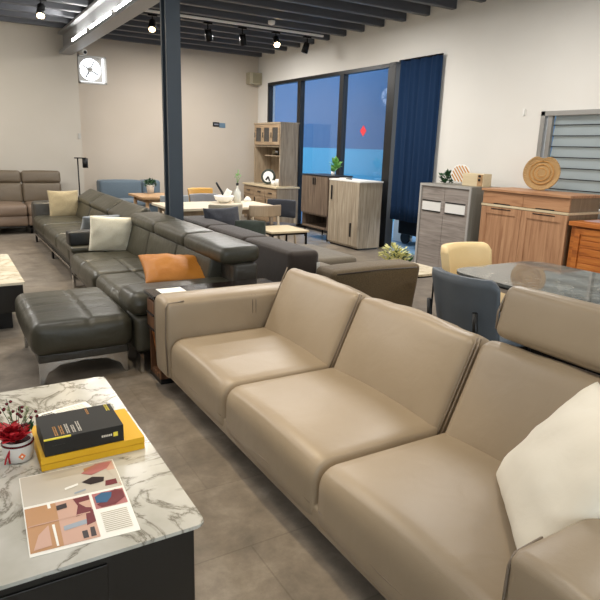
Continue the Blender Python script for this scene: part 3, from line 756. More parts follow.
obj('napkin', pillow(NB(), .16, .16, .06, pose((3.54, 7.98, .87), 20, 20, 30), 8, 2), M['cardw'], bw)
single('black_bottle', cyl(NB(), (3.5, 8.02, .86), (3.38, 8.0, 1.04), .018, .014, 12), M['black'], 'slim black object leaning out of the white bowl', 'bottle', (3.5, 8.02, .86))
gb = thing('glass_bottle_vase', 'clear bottle vase with small twigs on the pale dining table', 'vase', (3.72, 8.02, .75))
obj('bottle', lathe(NB(), (3.72, 8.02, .75), [(.05, 0), (.055, .01), (.055, .15), (.02, .2), (.018, .24), (.022, .245)]), plain('milky_glass', (206, 206, 198), .1), gb)
obj('stopper', lathe(NB(), (3.72, 8.02, .995), [(.018, 0), (.022, .03), (.01, .04)], 12), M['black'], gb)
b = NB()
for dx, dz in ((.06, .12), (-.03, .15), (.02, .18)): tube(b, [(3.72, 8.02, 1.02), (3.72+dx*.5, 8.02, 1.02+dz*.6), (3.72+dx, 8.02, 1.02+dz)], .003, 5)
leaves(b, (3.72, 8.02, 1.1), 14, .07, .12, .035, 8)
obj('twigs', b, M['leaf'], gb)
single('glass_cup', lathe(NB(), (3.64, 8.16, .75), [(.03, 0), (.035, .1), (.033, .1)], 16), M['yellowf'], 'small amber cup between the bowl and the bottle vase', 'cup', (3.64, 8.16, .75))
single('paper_napkin_holder', lathe(NB(), (3.95, 8.15, .75), [(.05, 0), (.06, .03), (.02, .07)], 12), M['white'], 'small white dish at the right end of the pale dining table', 'dish', (3.95, 8.15, .75))
# ================================================================ CABINETS ALONG THE GLASS
def handle(parent, x, y0, y1, z0, z1, m=None): return obj('handle', box1(x-.015, x, y0, y1, z0, z1, .002), m or M['black'], parent)
# hutch
hu = thing('hutch_cabinet', 'tall wooden hutch cabinet with clock, in the back corner', 'cabinet', (5.85, 11.0, 0))
hx0, hx1, hy0, hy1 = 5.68, 6.1, 10.3, 11.42
b = NB(); bx(b, hx0, hx1, hy0, hy0+.03, .82, 2.03); bx(b, hx0, hx1, hy1-.03, hy1, .82, 2.03); bx(b, hx1-.02, hx1, hy0, hy1, .82, 2.03); bx(b, hx0-.01, hx1, hy0-.01, hy1+.01, 2.0, 2.03)
obj('upper_carcass', b, M['hutchw'], hu)
obj('cupboard_floor', box1(hx0+.01, hx1-.02, hy0+.03, hy1-.03, 1.56, 1.59), M['hutchw'], hu)
obj('shelf', box1(hx0+.1, hx1-.02, hy0+.03, hy1-.3, 1.38, 1.4), M['hutchw'], hu)
for k in range(3):
    w = (hy1-hy0-.06)/3; ya = hy0+.03+k*w; yb = ya+w-.006
    b = NB(); bx(b, hx0-.012, hx0+.01, ya, ya+.06, 1.6, 1.99); bx(b, hx0-.012, hx0+.01, yb-.06, yb, 1.6, 1.99); bx(b, hx0-.012, hx0+.01, ya+.06, yb-.06, 1.6, 1.66); bx(b, hx0-.012, hx0+.01, ya+.06, yb-.06, 1.93, 1.99)
    d = obj('door', b, M['hutchf'], hu)
    g = obj('door_glass', box1(hx0-.004, hx0+.002, ya+.06, yb-.06, 1.66, 1.93), plain('dark_seeded_glass', (52, 50, 48), .2), d)
    handle(d, hx0-.012, yb-.03, yb-.015, 1.74, 1.84)
obj('base_body', box1(5.62, 6.1, 10.28, 11.75, .06, .77), M['hutchw'], hu)
obj('worktop', box1(5.58, 6.12, 10.26, 11.77, .77, .805, .004), M['birch'], hu)
for k in range(3):
    w = 1.47/3; ya = 10.28+k*w+.005; yb = ya+w-.01
    d = obj('drawer', box1(5.6, 5.62, ya, yb, .58, .75, .003), M['hutchf'], hu); handle(d, 5.6, (ya+yb)/2-.07, (ya+yb)/2+.07, .66, .675)
    d = obj('door', box1(5.6, 5.62, ya, yb, .1, .57, .003), M['hutchf'], hu); handle(d, 5.6, yb-.05, yb-.035, .42, .54)
ck = thing('round_clock', 'round white clock with black hands leaning on the hutch worktop', 'clock', (5.76, 10.92, .805))
T = Matrix.Translation((5.76, 10.92, .97)) @ Matrix.Rotation(math.radians(42), 4, 'Z') @ Matrix.Rotation(math.radians(-80), 4, 'Y')
b = NB(); lathe(b, (0, 0, 0), [(.15, -.02), (.155, 0), (.15, .02), (.13, .024), (.112, .012)], 32, T); obj('clock_rim', b, M['greenf'], ck)
b = NB(); lathe(b, (0, 0, .012), [(.112, 0), (.11, .004)], 32, T); obj('clock_face', b, M['white'], ck)
for a, l_ in ((205, .1), (150, .085)):
    obj('clock_hand', bx(NB(), 0, l_, -.016, .016, .017, .022, 0, T @ Matrix.Rotation(math.radians(a), 4, 'Z')), M['black'], ck)
for k, (yy, hh) in enumerate(((10.5, .14), (10.69, .1))):
    m = thing('white_mug', ['taller white mug on the hutch worktop, nearest the glass', 'smaller white cup beside the clock on the hutch worktop'][k], 'mug', (5.76, yy, .805))
    obj('cup', lathe(NB(), (5.76, yy, .805), [(.05, 0), (.055, hh), (.05, hh), (.045, .02)], 20), M['white'], m)
    obj('handle', tube(NB(), [(5.76, yy-.05, .83), (5.76, yy-.085, .85), (5.76, yy-.05, .805+hh*.8)], .008, 6), M['white'], m)
for k, (yy, hh, mm) in enumerate(((10.62, .09, 'white'), (10.75, .07, 'black'), (10.86, .14, 'chrome'), (10.98, .1, 'beigef'))):
    single('shelf_ornament', lathe(NB(), (5.92, yy, 1.4), [(.035, 0), (.05, hh*.5), (.03, hh), (.02, hh)], 16), M[mm],
           ['round white ornament on the hutch shelf, rightmost', 'small black ornament between shelf pieces of the hutch', 'tall silvery vase on the hutch shelf', 'beige pot at the left end of the hutch shelf'][k], 'ornament', (5.92, yy, 1.4), 'ornaments on the hutch shelf')
# brown cabinet
bc = thing('brown_cabinet', 'brown wooden two-door cabinet with open shelf on thin black legs', 'cabinet', (5.8, 8.82, 0))
by0, by1 = 8.4, 9.24
b = NB(); bx(b, 5.58, 6.05, by0, by0+.025, .2, 1.1); bx(b, 5.58, 6.05, by1-.025, by1, .2, 1.1); bx(b, 6.03, 6.05, by0+.025, by1-.025, .2, 1.1); bx(b, 5.58, 6.03, by0+.025, by1-.025, .2, .225); bx(b, 5.58, 6.03, by0+.025, by1-.025, .42, .445)
obj('carcass', b, M['oakbrown'], bc)
obj('top', box1(5.55, 6.06, by0-.01, by1+.01, 1.1, 1.12, .003), M['black'], bc)
mid = (by0+by1)/2
for ya, yb, hy in ((by0, mid-.002, mid-.03), (mid+.002, by1, mid+.03)):
    d = obj('door', box1(5.555, 5.578, ya, yb, .45, 1.095, .002), M['oakbrown'], bc); handle(d, 5.555, hy-.01, hy+.01, .95, 1.07)
for (x, y) in ((5.62, by0+.05), (5.62, by1-.05), (6.0, by0+.05), (6.0, by1-.05)): obj('leg', cyl(NB(), (x, y, 0), (x, y, .2), .012, seg=8), M['blackm'], bc)
sp = thing('leafy_sprig', 'bright green leafy sprig in a small holder on the brown cabinet', 'plant', (5.8, 8.62, 1.12))
obj('holder', lathe(NB(), (5.8, 8.62, 1.12), [(.03, 0), (.035, .06), (.03, .06)], 12), M['white'], sp)
b = NB(); tube(b, [(5.8, 8.62, 1.16), (5.8, 8.58, 1.28), (5.8, 8.52, 1.36)], .004, 6); leaves(b, (5.8, 8.55, 1.2), 34, .1, .2, .12, 5)
obj('foliage', b, M['leaf'], sp)
# pale oak cabinet
pc = thing('pale_oak_cabinet', 'pale grey-oak cabinet with white top standing before the glass', 'cabinet', (5.8, 7.9, 0))
py0, py1 = 7.5, 8.34
obj('carcass', box1(5.57, 6.0, py0, py1, .03, 1.06), M['oakgrey'], pc)
obj('top', box1(5.55, 6.01, py0-.01, py1+.01, 1.06, 1.085, .003), M['white'], pc)
obj('plinth', box1(5.6, 5.98, py0+.02, py1-.02, 0, .03), M['black'], pc)
mid = (py0+py1)/2
d = obj('door', box1(5.55, 5.57, mid+.002, py1, .06, 1.055, .002), M['oakgrey'], pc); handle(d, 5.55, py1-.1, py1-.07, .75, .98)
d = obj('door', box1(5.55, 5.57, py0, mid-.002, .06, 1.055, .002), M['oakgrey'], pc); handle(d, 5.55, py0+.17, py0+.2, .2, .42)
single('paper_stack', box1(5.66, 5.8, 8.1, 8.22, 1.085, 1.1, .002), M['cardw'], 'small stack of white papers on the pale oak cabinet', 'paper', (5.73, 8.16, 1.085))
single('black_remote', box1(5.7, 5.74, 7.96, 8.08, 1.085, 1.1, .003), M['black'], 'small black item next to papers on the pale oak cabinet', 'remote', (5.72, 8.0, 1.085))
# grey cabinet
gc = thing('grey_cabinet', 'tall grey wood-grain cabinet with pale panels beside the curtain', 'cabinet', (5.85, 5.7, 0))
gy0, gy1 = 5.25, 6.17
b = NB(); bx(b, 5.6, 6.1, gy0, gy0+.03, 0, 1.15); bx(b, 5.6, 6.1, gy1-.03, gy1, 0, 1.15); bx(b, 5.6, 6.1, gy0+.03, gy1-.03, 1.12, 1.15); bx(b, 5.62, 6.1, gy0+.03, gy1-.03, 0, 1.12)
obj('carcass', b, M['greyside'], gc)
b = NB(); bx(b, 5.585, 5.602, gy0, gy0+.03, 0, 1.15); bx(b, 5.585, 5.602, gy1-.03, gy1, 0, 1.15); bx(b, 5.585, 5.602, gy0+.03, gy1-.03, 1.12, 1.15)
obj('edge_trim', b, M['greyframe'], gc)
mid = (gy0+gy1)/2
for ya, yb in ((gy0+.032, mid-.003), (mid+.003, gy1-.032)):
    d = obj('door', box1(5.6, 5.62, ya, yb, .03, 1.115, .002), M['greyw'], gc)
    obj('panel', box1(5.594, 5.6, ya+.05, yb-.03, .8, .92), M['white'], d, label='white inset panel')
    b = NB(); bx(b, 5.59, 5.6, ya+.05, yb-.03, .92, .935); bx(b, 5.59, 5.6, ya+.05, yb-.03, .785, .8); obj('panel_edge', b, M['black'], d)
fd = thing('round_leaf_ornament', 'round striped ornament in green foliage on the grey cabinet', 'ornament', (5.85, 5.85, 1.15))
T = Matrix.Translation((5.88, 5.74, 1.29)) @ Matrix.Rotation(math.radians(35), 4, 'Z') @ Matrix.Rotation(math.radians(-75), 4, 'Y')
b = NB(); lathe(b, (0, 0, 0), [(.12, -.01), (.125, 0), (.12, .01)], 32, T); obj('plate', b, M['white'], fd)
b = NB()
for k in range(-3, 4): bx(b, -.11*math.cos(k*.36), .11*math.cos(k*.36), k*.032-.008, k*.032+.008, .01, .016, 0, T @ Matrix.Rotation(.6, 4, 'Z'))
obj('stripe', b, M['gold'], fd)
obj('foliage', leaves(NB(), (5.82, 5.92, 1.16), 80, .1, .16, .07, 11), M['leafd'], fd)
obj('pot', lathe(NB(), (5.82, 5.92, 1.15), [(.03, 0), (.04, .04), (.035, .04)], 12), M['white'], fd)
rd = thing('wooden_box', 'pale wooden box with dark knobs on the grey cabinet', 'box', (5.9, 5.42, 1.15))
obj('box_body', box1(5.8, 5.95, 5.27, 5.62, 1.15, 1.31, .006), M['birch'], rd)
obj('box_face', box1(5.793, 5.8, 5.28, 5.36, 1.16, 1.3), M['tabwood'], rd)
for z in (1.28, 1.235): obj('knob', cyl(NB(), (5.793, 5.32, z), (5.775, 5.32, z), .014, seg=12), M['black'], rd)
# maple sideboard
mc = thing('maple_sideboard', 'light reddish maple sideboard under the louvre window', 'cabinet', (5.88, 4.5, 0))
my0, my1 = 3.87, 5.08
obj('carcass', box1(5.62, 6.12, my0+.02, my1-.02, .06, 1.13), M['maple_s'], mc)
obj('top', box1(5.58, 6.14, my0, my1, 1.13, 1.16, .003), M['maple_h'], mc)
mid = (my0+my1)/2
for ya, yb in ((my0+.02, mid-.002), (mid+.002, my1-.02)):
    d = obj('drawer', box1(5.6, 5.62, ya, yb, .985, 1.125, .002), M['maple_h'], mc)
    b = NB(); bx(b, 5.598, 5.602, (ya+yb)/2-.12, (ya+yb)/2+.12, .983, .995); obj('finger_slot', b, M['black'], d)
obj('rail', box1(5.59, 6.13, my0+.01, my1-.01, .955, .98, .002), M['birch'], mc)
for ya, yb in ((my0+.02, mid-.002), (mid+.002, my1-.02)):
    b = NB(); bx(b, 5.602, 5.62, ya, yb, .07, .95); d = obj('door', b, M['maple'], mc)
    b = NB()
    for q0, q1, z0, z1 in ((ya, ya+.08, .07, .95), (yb-.08, yb, .07, .95), (ya+.08, yb-.08, .87, .95), (ya+.08, yb-.08, .07, .15)): bx(b, 5.592, 5.603, q0, q1, z0, z1)
    obj('door_frame', b, M['maple'], d)
    b = NB(); bx(b, 5.588, 5.592, ya+.15, yb-.15, .925, .935); obj('finger_slot', b, M['black'], d)
obj('plinth', box1(5.64, 6.1, my0+.03, my1-.03, 0, .06), M['black'], mc)
hh = thing('woven_tray', 'round woven straw tray propped against the louvre window', 'woven tray', (5.95, 4.53, 1.16))
T = Matrix.Translation((5.93, 4.53, 1.36)) @ Matrix.Rotation(math.radians(28), 4, 'Z') @ Matrix.Rotation(math.radians(-80), 4, 'Y') 
b = NB(); seg = 48; prof = [(.03, .028), (.06, .03), (.1, .02), (.15, .015), (.185, .03), (.2, .04), (.203, .03), (.19, .0), (.12, -.02), (.02, -.022)]
rings = []
for (r_, z_) in prof:
    ring = []
    for k in range(seg):
        a = 2*PI*k/seg; f_ = 1-.2*math.exp(-((a-PI*.0-(2*PI if a > PI else 0))/.3)**2)
        ring.append(b.verts.new(T @ Vector((r_*f_*math.cos(a), r_*f_*math.sin(a), z_))))
    rings.append(ring)
for a_, c_ in zip(rings, rings[1:]):
    for k in range(seg):
        j = (k+1) % seg; f = b.faces.new((a_[k], a_[j], c_[j], c_[k])); f.smooth = True
b.faces.new(rings[0]); b.faces.new(list(reversed(rings[-1])))
obj('woven_disc', b, M['strawc'], hh)
b = NB()
for r_ in (.05, .09, .13): tube(b, [T @ Vector((r_*math.cos(a), r_*math.sin(a), .026+(.004 if r_ < .1 else -.002))) for a in [2*PI*k/32 for k in range(33)]], .005, 5)
obj('raised_rings', b, M['gold'], hh)
# orange teak cabinet
tc = thing('orange_teak_cabinet', 'orange teak sideboard at the right edge of the view', 'cabinet', (5.85, 3.2, 0))
ty0, ty1 = 2.5, 3.84
obj('carcass', box1(5.62, 6.12, ty0, ty1, .06, .86), M['teak'], tc)
obj('top', box1(5.57, 6.14, ty0-.02, ty1+.01, .86, .905, .004), M['teak'], tc)
obj('plinth', box1(5.65, 6.1, ty0+.02, ty1-.02, 0, .06), M['black'], tc)
for ya, yb in ((ty0+.04, (ty0+ty1)/2-.01), ((ty0+ty1)/2+.01, ty1-.06)):
    b = NB(); bx(b, 5.605, 5.62, ya, yb, .1, .84); d = obj('door', b, M['teak'], tc)
    b = NB()
    for q0, q1, z0, z1 in ((ya, ya+.06, .1, .84), (yb-.06, yb, .1, .84), (ya+.06, yb-.06, .78, .84), (ya+.06, yb-.06, .1, .16)): bx(b, 5.59, 5.606, q0, q1, z0, z1, .002)
    obj('door_frame', b, M['teak'], d)
    b = NB()
    z = .18
    while z < .74: bx(b, 5.598, 5.606, ya+.07, yb-.07, z, z+.07, .003); z += .078
    obj('door_slats', b, M['teak'], d)
single('cloth_runner', box1(5.72, 6.05, 3.35, 3.78, .905, .912, .002), plain('pink_cloth', (190, 160, 156), .8), 'folded pinkish cloth on the orange teak cabinet', 'cloth', (5.9, 3.55, .905))
m = thing('white_canister', 'white canister with a dark emblem on the orange teak cabinet', 'canister', (5.8, 3.55, .912))
obj('jar', lathe(NB(), (5.8, 3.52, .912), [(.05, 0), (.055, .01), (.055, .15), (.05, .155)], 24), M['pot'], m)
obj('lid', lathe(NB(), (5.8, 3.52, 1.067), [(.05, 0), (.05, .015), (.02, .02)], 24), M['black'], m)
obj('emblem', box1(5.742, 5.747, 3.5, 3.54, .94, .98), M['black'], m)
# clutter outside under the curtain
tr = thing('outdoor_trolley', 'dark wheeled trolley outside below the curtain hem', 'trolley', (7.0, 7.2, -.02))
obj('frame', box1(6.8, 7.4, 6.8, 8.0, .16, .58, .02), M['blackm'], tr)
for (x, y) in ((6.9, 6.95), (6.9, 7.9), (7.3, 6.95), (7.3, 7.9)): obj('wheel', cyl(NB(), (x-.02, y, .09), (x+.02, y, .09), .11, seg=24), M['black'], tr)
obj('push_bar', tube(NB(), [(7.1, 6.85, .56), (7.05, 6.75, .66), (7.05, 6.7, .74)], .015), M['chrome'], tr)
single('white_crate', box1(6.95, 7.2, 8.05, 8.3, -.02, .38, .01), M['white'], 'pale box outside beyond the black post', 'box', (7.05, 8.15, -.02))
single('blue_crate', box1(6.95, 7.15, 7.45, 7.68, .58, .7, .01), plain('blue_plastic', (60, 84, 170), .4), 'small blue box on the outdoor trolley', 'box', (7.05, 7.55, .58))
# ================================================================ RIGHT: glossy dining table and chairs
gt = thing('stone_dining_table', 'glossy grey stone dining table behind the taupe sofa', 'table', (3.5, 2.2, 0))
obj('tabletop', prism(NB(), rrect(3.02, 3.98, 1.3, 3.0, .18, 10), 'z', .73, .75), M['greystone'], gt)
obj('tabletop_edge', prism(NB(), rrect(3.04, 3.96, 1.32, 2.98, .17, 10), 'z', .715, .73), M['black'], gt)
obj('pedestal', box1(3.3, 3.7, 1.7, 2.6, .03, .715, .02), M['blackm'], gt)
obj('foot', box1(3.15, 3.85, 1.55, 2.75, 0, .03, .01), M['blackm'], gt)
def armchair(name, label, loc, rz, mat, posts=True):
    t = thing(name, label, 'chair', loc, rz, 'chairs around the stone table')
    L = lambda n_, b_, m_: obj(n_, b_, m_, t, True)
    L('seat', rbox(NB(), -.24, .24, -.22, .25, .4, .48, .035, (4,4,1), (0, 0, .012)), mat)
    b = NB(); n = 20; rows = 8; A = []; B = []
    for r in range(rows+1):
        v = r/rows; za = .42; ra = []; rb_ = []
        for i in range(n+1):
            u = -1+2*i/n
            ht = .43*(1-.12*max(0, (abs(u)-.8)/.2)**2)
            z = za+ht*v
            ang = u*.88; R_ = .325+.03*v
            x = R_*math.sin(ang)*(1.0); y = -R_*math.cos(ang)*.9+.02-.06*v+.04
            ra.append(b.verts.new((x*1.02, y, z))); rb_.append(b.verts.new((x*.88, y+.045, z-.004*0)))
        A.append(ra); B.append(rb_)
    for g in (A, B):
        for r in range(rows):
            for i in range(n):
                f = b.faces.new((g[r][i], g[r][i+1], g[r+1][i+1], g[r+1][i])); f.smooth = True
    for r in range(rows):
        for i in (0, n): b.faces.new((A[r][i], B[r][i], B[r+1][i], A[r+1][i]))
    for i in range(n):
        for r in (0, rows):
            f = b.faces.new((A[r][i], A[r][i+1], B[r][i+1], B[r][i])); f.smooth = True
    L('backrest', b, mat)
    for x in (-.2, .2):
        L('leg', cyl(NB(), (x, .2, .41), (x*1.15, .24, 0), .018, .012, 10), M['blackm'])
        L('leg', cyl(NB(), (x, -.2, .41), (x*1.15, -.26, 0), .018, .012, 10), M['blackm'])
        if posts: L('back_post', cyl(NB(), (x*.95, -.262, .42), (x*.95, -.292, .66), .016, .016, 12), M['black'])
    return t
armchair('upholstered_chair', 'blue-grey leather chair with black posts behind the taupe sofa', (2.86, 2.48, 0), -90, M['bluech'])
armchair('upholstered_chair', 'cream leather chair at the far end of the stone table', (3.55, 3.12, 0), 180, M['creamch'], False)
# small side table with plant
rs = thing('small_side_table', 'small pale-topped side table on thin black legs by the curtain', 'side table', (3.85, 4.35, 0))
obj('top', prism(NB(), rrect(3.62, 4.08, 4.0, 4.62, .12, 6), 'z', .435, .455), M['marble2'], rs)
obj('rim', prism(NB(), rrect(3.625, 4.075, 4.005, 4.615, .12, 6), 'z', .42, .435), M['blackm'], rs)
for (x, y) in ((3.7, 4.12), (3.98, 4.1), (3.7, 4.52), (3.98, 4.52)): obj('leg', cyl(NB(), (x, y, .42), (x, y, 0), .009, seg=8), M['blackm'], rs)
bp_ = thing('cream_leaf_plant', 'cream and green leafy plant in a pot on the small side table', 'plant', (3.78, 4.47, .455))
obj('pot', lathe(NB(), (3.78, 4.47, .455), [(.045, 0), (.06, .06), (.062, .07), (.05, .068)]), M['pot'], bp_)
obj('foliage', leaves(NB(), (3.78, 4.47, .5), 220, .15, .17, .05, 31, .5), M['creamleaf'], bp_)
obj('dark_foliage', leaves(NB(), (3.82, 4.44, .5), 70, .15, .12, .055, 32, .5), M['leafd'], bp_)
# ================================================================ COFFEE TABLES
ct = thing('marble_coffee_table', 'low coffee table with white marble top in the left foreground', 'coffee table', (.2, 2.2, 0))
obj('marble_top', (lambda b: (prism(b, rrect(-.2, .598, 1.505, 2.86, .03, 8), 'z', .408, .42), bmesh.ops.bevel(b, geom=[e for e in b.edges if abs(e.verts[0].co.z-e.verts[1].co.z) < 1e-5], offset=.002, segments=2, affect='EDGES'), b)[-1])(NB()), M['marble'], ct)
obj('body', box1(-.16, .567, 1.53, 2.82, .06, .408, .004), M['tbody'], ct)
obj('plinth', box1(-.12, .52, 1.58, 2.77, 0, .06), M['black'], ct)
obj('drawer', box1(-.13, .3, 1.522, 1.53, .1, .37, .002), M['tbody'], ct)
c2 = thing('pale_coffee_table', 'second low coffee table with cream top at the left edge', 'coffee table', (-.1, 5.9, 0))
obj('stone_top', prism(NB(), rrect(-.3, .505, 5.2, 6.62, .02, 6), 'z', .4, .42), M['marble2'], c2)
obj('body', box1(-.28, .49, 5.22, 6.6, .17, .4, .004), M['tbody'], c2)
obj('plinth', box1(-.2, .4, 5.35, 6.5, 0, .17), M['black'], c2)
# books
def yb_(z0, z1, label):
    t = thing('yellow_book', label, 'book', (.38, 2.18, z0), group='yellow volumes on the marble table')
    x0, x1, y0, y1 = .2, .565, 2.045, 2.33
    b = NB(); bx(b, x0, x1, y0, y1, z0+.0012, z0+.004, .001); bx(b, x0, x1, y0, y1, z1-.003, z1, .001); bx(b, x0, x1, y0+.001, y0+.004, z0+.003, z1-.003)
    obj('cover', b, M['yellow'], t)
    obj('page_block', box1(x0+.004, x1-.004, y0+.003, y1-.004, z0+.003, z1-.003), M['yellow'], t)
yb_(.42, .445, 'lower yellow volume of the pair on the marble table')
yb_(.4455, .4705, 'upper yellow volume under the black book')
kb = thing('black_book', 'thick black boxed book on top of the yellow volumes', 'book', (.35, 2.15, .471))
kx0, kx1, ky0, ky1, kz = .215, .49, 2.05, 2.262, .536
obj('cover', box1(kx0, kx1, ky0, ky1, .471, kz, .0015), M['blackbook'], kb)
obj('edge_strip', box1(kx0, kx0+.09, ky0-.0006, ky0+.006, kz-.004, kz+.0006), M['yprint'], kb, label='yellow strip')
rnd = random.Random(4)
def textcol(parent, mat, x, y0, y1, w, name='lettering'):
    """column of small lettering strokes reading along y on the cover"""
    b = NB(); y = y1
    while y > y0:
        l = .004+.003*rnd.random()
        bx(b, x, x+w*.35, y-l*.3, y, kz, kz+.0006); bx(b, x, x+w, y-l*.3, y, kz, kz+.0006) if rnd.random() < .6 else None
        bx(b, x+w*.7, x+w, y-l, y, kz, kz+.0006); bx(b, x, x+w*.3, y-l, y, kz, kz+.0006)
        y -= l+.0025
    obj(name, b, mat, parent)
for x, y0, y1, m_ in ((.255, 2.07, 2.145, 'gold'), (.276, 2.07, 2.145, 'gold'), (.296, 2.07, 2.15, 'wprint'), (.316, 2.07, 2.13, 'wprint'), (.336, 2.07, 2.155, 'wprint')):
    textcol(kb, M[m_], x, y0, y1, .011)
textcol(kb, M['gold'], .39, 2.2, 2.25, .008)
textcol(kb, M['yprint'], .463, 2.2, 2.255, .012)
b = NB(); bx(b, .452, .468, ky0-.0008, ky0, .496, .513); obj('spine_emblem', b, M['yprint'], kb)
b = NB()
for k in range(6): bx(b, .41+k*.0065, .4145+k*.0065, ky0-.0008, ky0, .501, .509)
obj('spine_lettering', b, M['wprint'], kb)
b = NB()
for k in range(9): bx(b, .24+k*.005, .243+k*.005, ky0-.0006, ky0, .508, .511)
obj('spine_lettering', b, M['tbody'], kb)
# leaflet
lf = thing('printed_leaflet', 'white leaflet with a black printed corner behind the black book', 'leaflet', (.35, 2.5, .42))
T = Matrix.Translation((.36, 2.5, .4205)) @ Matrix.Rotation(math.radians(12), 4, 'Z')
obj('paper', bx(NB(), -.11, .11, -.06, .06, 0, .0015, 0, T), M['cardw'], lf)
b = NB()
for k in range(4): bx(b, -.09, -.045+.004*k, .035-k*.012, .042-k*.012, .0015, .0022, 0, T)
obj('print', b, M['black'], lf)
b = NB()
for k in range(5): bx(b, -.03, .09, .04-k*.014, .043-k*.014, .0015, .002, 0, T)
obj('print', b, M['acbeige'], lf)
# magazine
mg = thing('open_magazine', 'open magazine with interior photographs on the marble table', 'magazine', (.28, 1.8, .42))
A_, B_, C_, D_ = Vector((.125, 2.035)), Vector((.437, 2.02)), Vector((.41, 1.565)), Vector((.105, 1.585))
def mp(u, v, z):   # u to the right, v toward the far edge
    lo = D_.lerp(C_, u); hi = A_.lerp(B_, u); p = lo.lerp(hi, v)
    bump_ = .004*(math.sin(min(1, abs(v-.55)*3)*PI)*.6)+.006*(1-abs(v-.55)*1.6)
    return Vector((p.x, p.y, .421+z+max(0, bump_)))
def sheet(b, u0, u1, v0, v1, z, mi, nu=10, nv=12):
    g = [[b.verts.new(mp(u0+(u1-u0)*i/nu, v0+(v1-v0)*j/nv, z)) for j in range(nv+1)] for i in range(nu+1)]
    for i in range(nu):
        for j in range(nv):
            f = b.faces.new((g[i][j], g[i+1][j], g[i+1][j+1], g[i][j+1])); f.material_index = mi; f.smooth = True
def blob(b, pts, z, mi):
    vs = [b.verts.new(mp(u, v, z)) for u, v in pts]; f = b.faces.new(vs); f.material_index = mi
mm = [M['cardw'], plain('print_pink', (200, 160, 140), .5), plain('print_crimson', (104, 12, 24), .5), plain('print_teal', (24, 84, 124), .5),
      plain('print_tan', (184, 136, 90), .5), plain('print_greybeige', (196, 188, 174), .35), plain('print_dark', (46, 34, 34), .35), plain('print_silver', (150, 160, 170), .35), plain('print_rose', (176, 110, 108), .35)]
b = NB(); sheet(b, 0, 1, 0, 1, 0, 0)
# underside + thickness
vs = [(0, 0), (1, 0), (1, 1), (0, 1)]
for (u0, v0), (u1, v1) in zip(vs, vs[1:]+vs[:1]):
    n_ = 12
    for k in range(n_):
        a, c = k/n_, (k+1)/n_
        p, q = mp(u0+(u1-u0)*a, v0+(v1-v0)*a, 0), mp(u0+(u1-u0)*c, v0+(v1-v0)*c, 0)
        b.faces.new([b.verts.new(p), b.verts.new(q), b.verts.new((q.x, q.y, .4205)), b.verts.new((p.x, p.y, .4205))])
obj('pages', b, mm, mg)
b = NB(); z = .0009
sheet(b, .01, .99, .56, .99, z, 5, 8, 6)             # far page: pale interior
sheet(b, .01, .63, .03, .53, z, 4, 8, 6)             # near page left photo
sheet(b, .30, .63, .03, .53, z+.0004, 1, 4, 6)
sheet(b, .66, .98, .33, .53, z, 8, 4, 4)             # portrait photo
z = .002
blob(b, [(.72, .8), (.9, .86), (.98, .96), (.8, .97), (.62, .86)], z, 8)
blob(b, [(.6, .72), (.72, .77), (.84, .73), (.82, .67), (.68, .66)], z, 6)
blob(b, [(.66, .86), (.86, .93), (.84, .97), (.66, .93)], z, 4)
blob(b, [(.82, .6), (.95, .6), (.95, .67), (.84, .67)], z, 2)
blob(b, [(.42, .66), (.56, .69), (.56, .72), (.42, .69)], z, 0)
blob(b, [(.5, .58), (.62, .6), (.62, .62), (.5, .6)], z, 7)
blob(b, [(.98, .56), (.98, .97), (.86, .97), (.92, .75)], z, 1)
blob(b, [(.46, .30), (.62, .32), (.63, .53), (.47, .52), (.50, .42)], z, 2)
blob(b, [(.54, .18), (.63, .2), (.63, .34), (.56, .34)], z, 2)
blob(b, [(.33, .18), (.55, .20), (.56, .25), (.33, .23)], z, 7)
blob(b, [(.24, .04), (.26, .04), (.25, .53), (.22, .53)], z, 0)
blob(b, [(.02, .3), (.6, .31), (.6, .32), (.02, .31)], z, 1)
blob(b, [(.3, .42), (.4, .43), (.4, .49), (.3, .48)], z, 6)
blob(b, [(.48, .05), (.53, .05), (.53, .13), (.48, .13)], z, 6)
blob(b, [(.55, .05), (.6, .05), (.6, .15), (.56, .15)], z, 6)
blob(b, [(.04, .05), (.2, .06), (.2, .28), (.1, .2)], z, 1)
blob(b, [(.68, .38), (.72, .34), (.86, .34), (.97, .40), (.97, .5), (.9, .53), (.82, .5), (.78, .42)], z, 2)
blob(b, [(.68, .40), (.78, .38), (.84, .44), (.86, .5), (.76, .52), (.68, .48)], z+.0003, 3)
obj('printed_photos', b, mm, mg)
b = NB()
for k in range(11): sheet(b, .69, .95, .06+k*.021, .066+k*.021, .0012, 0, 2, 1)
obj('printed_text', b, M['acbeige'], mg)
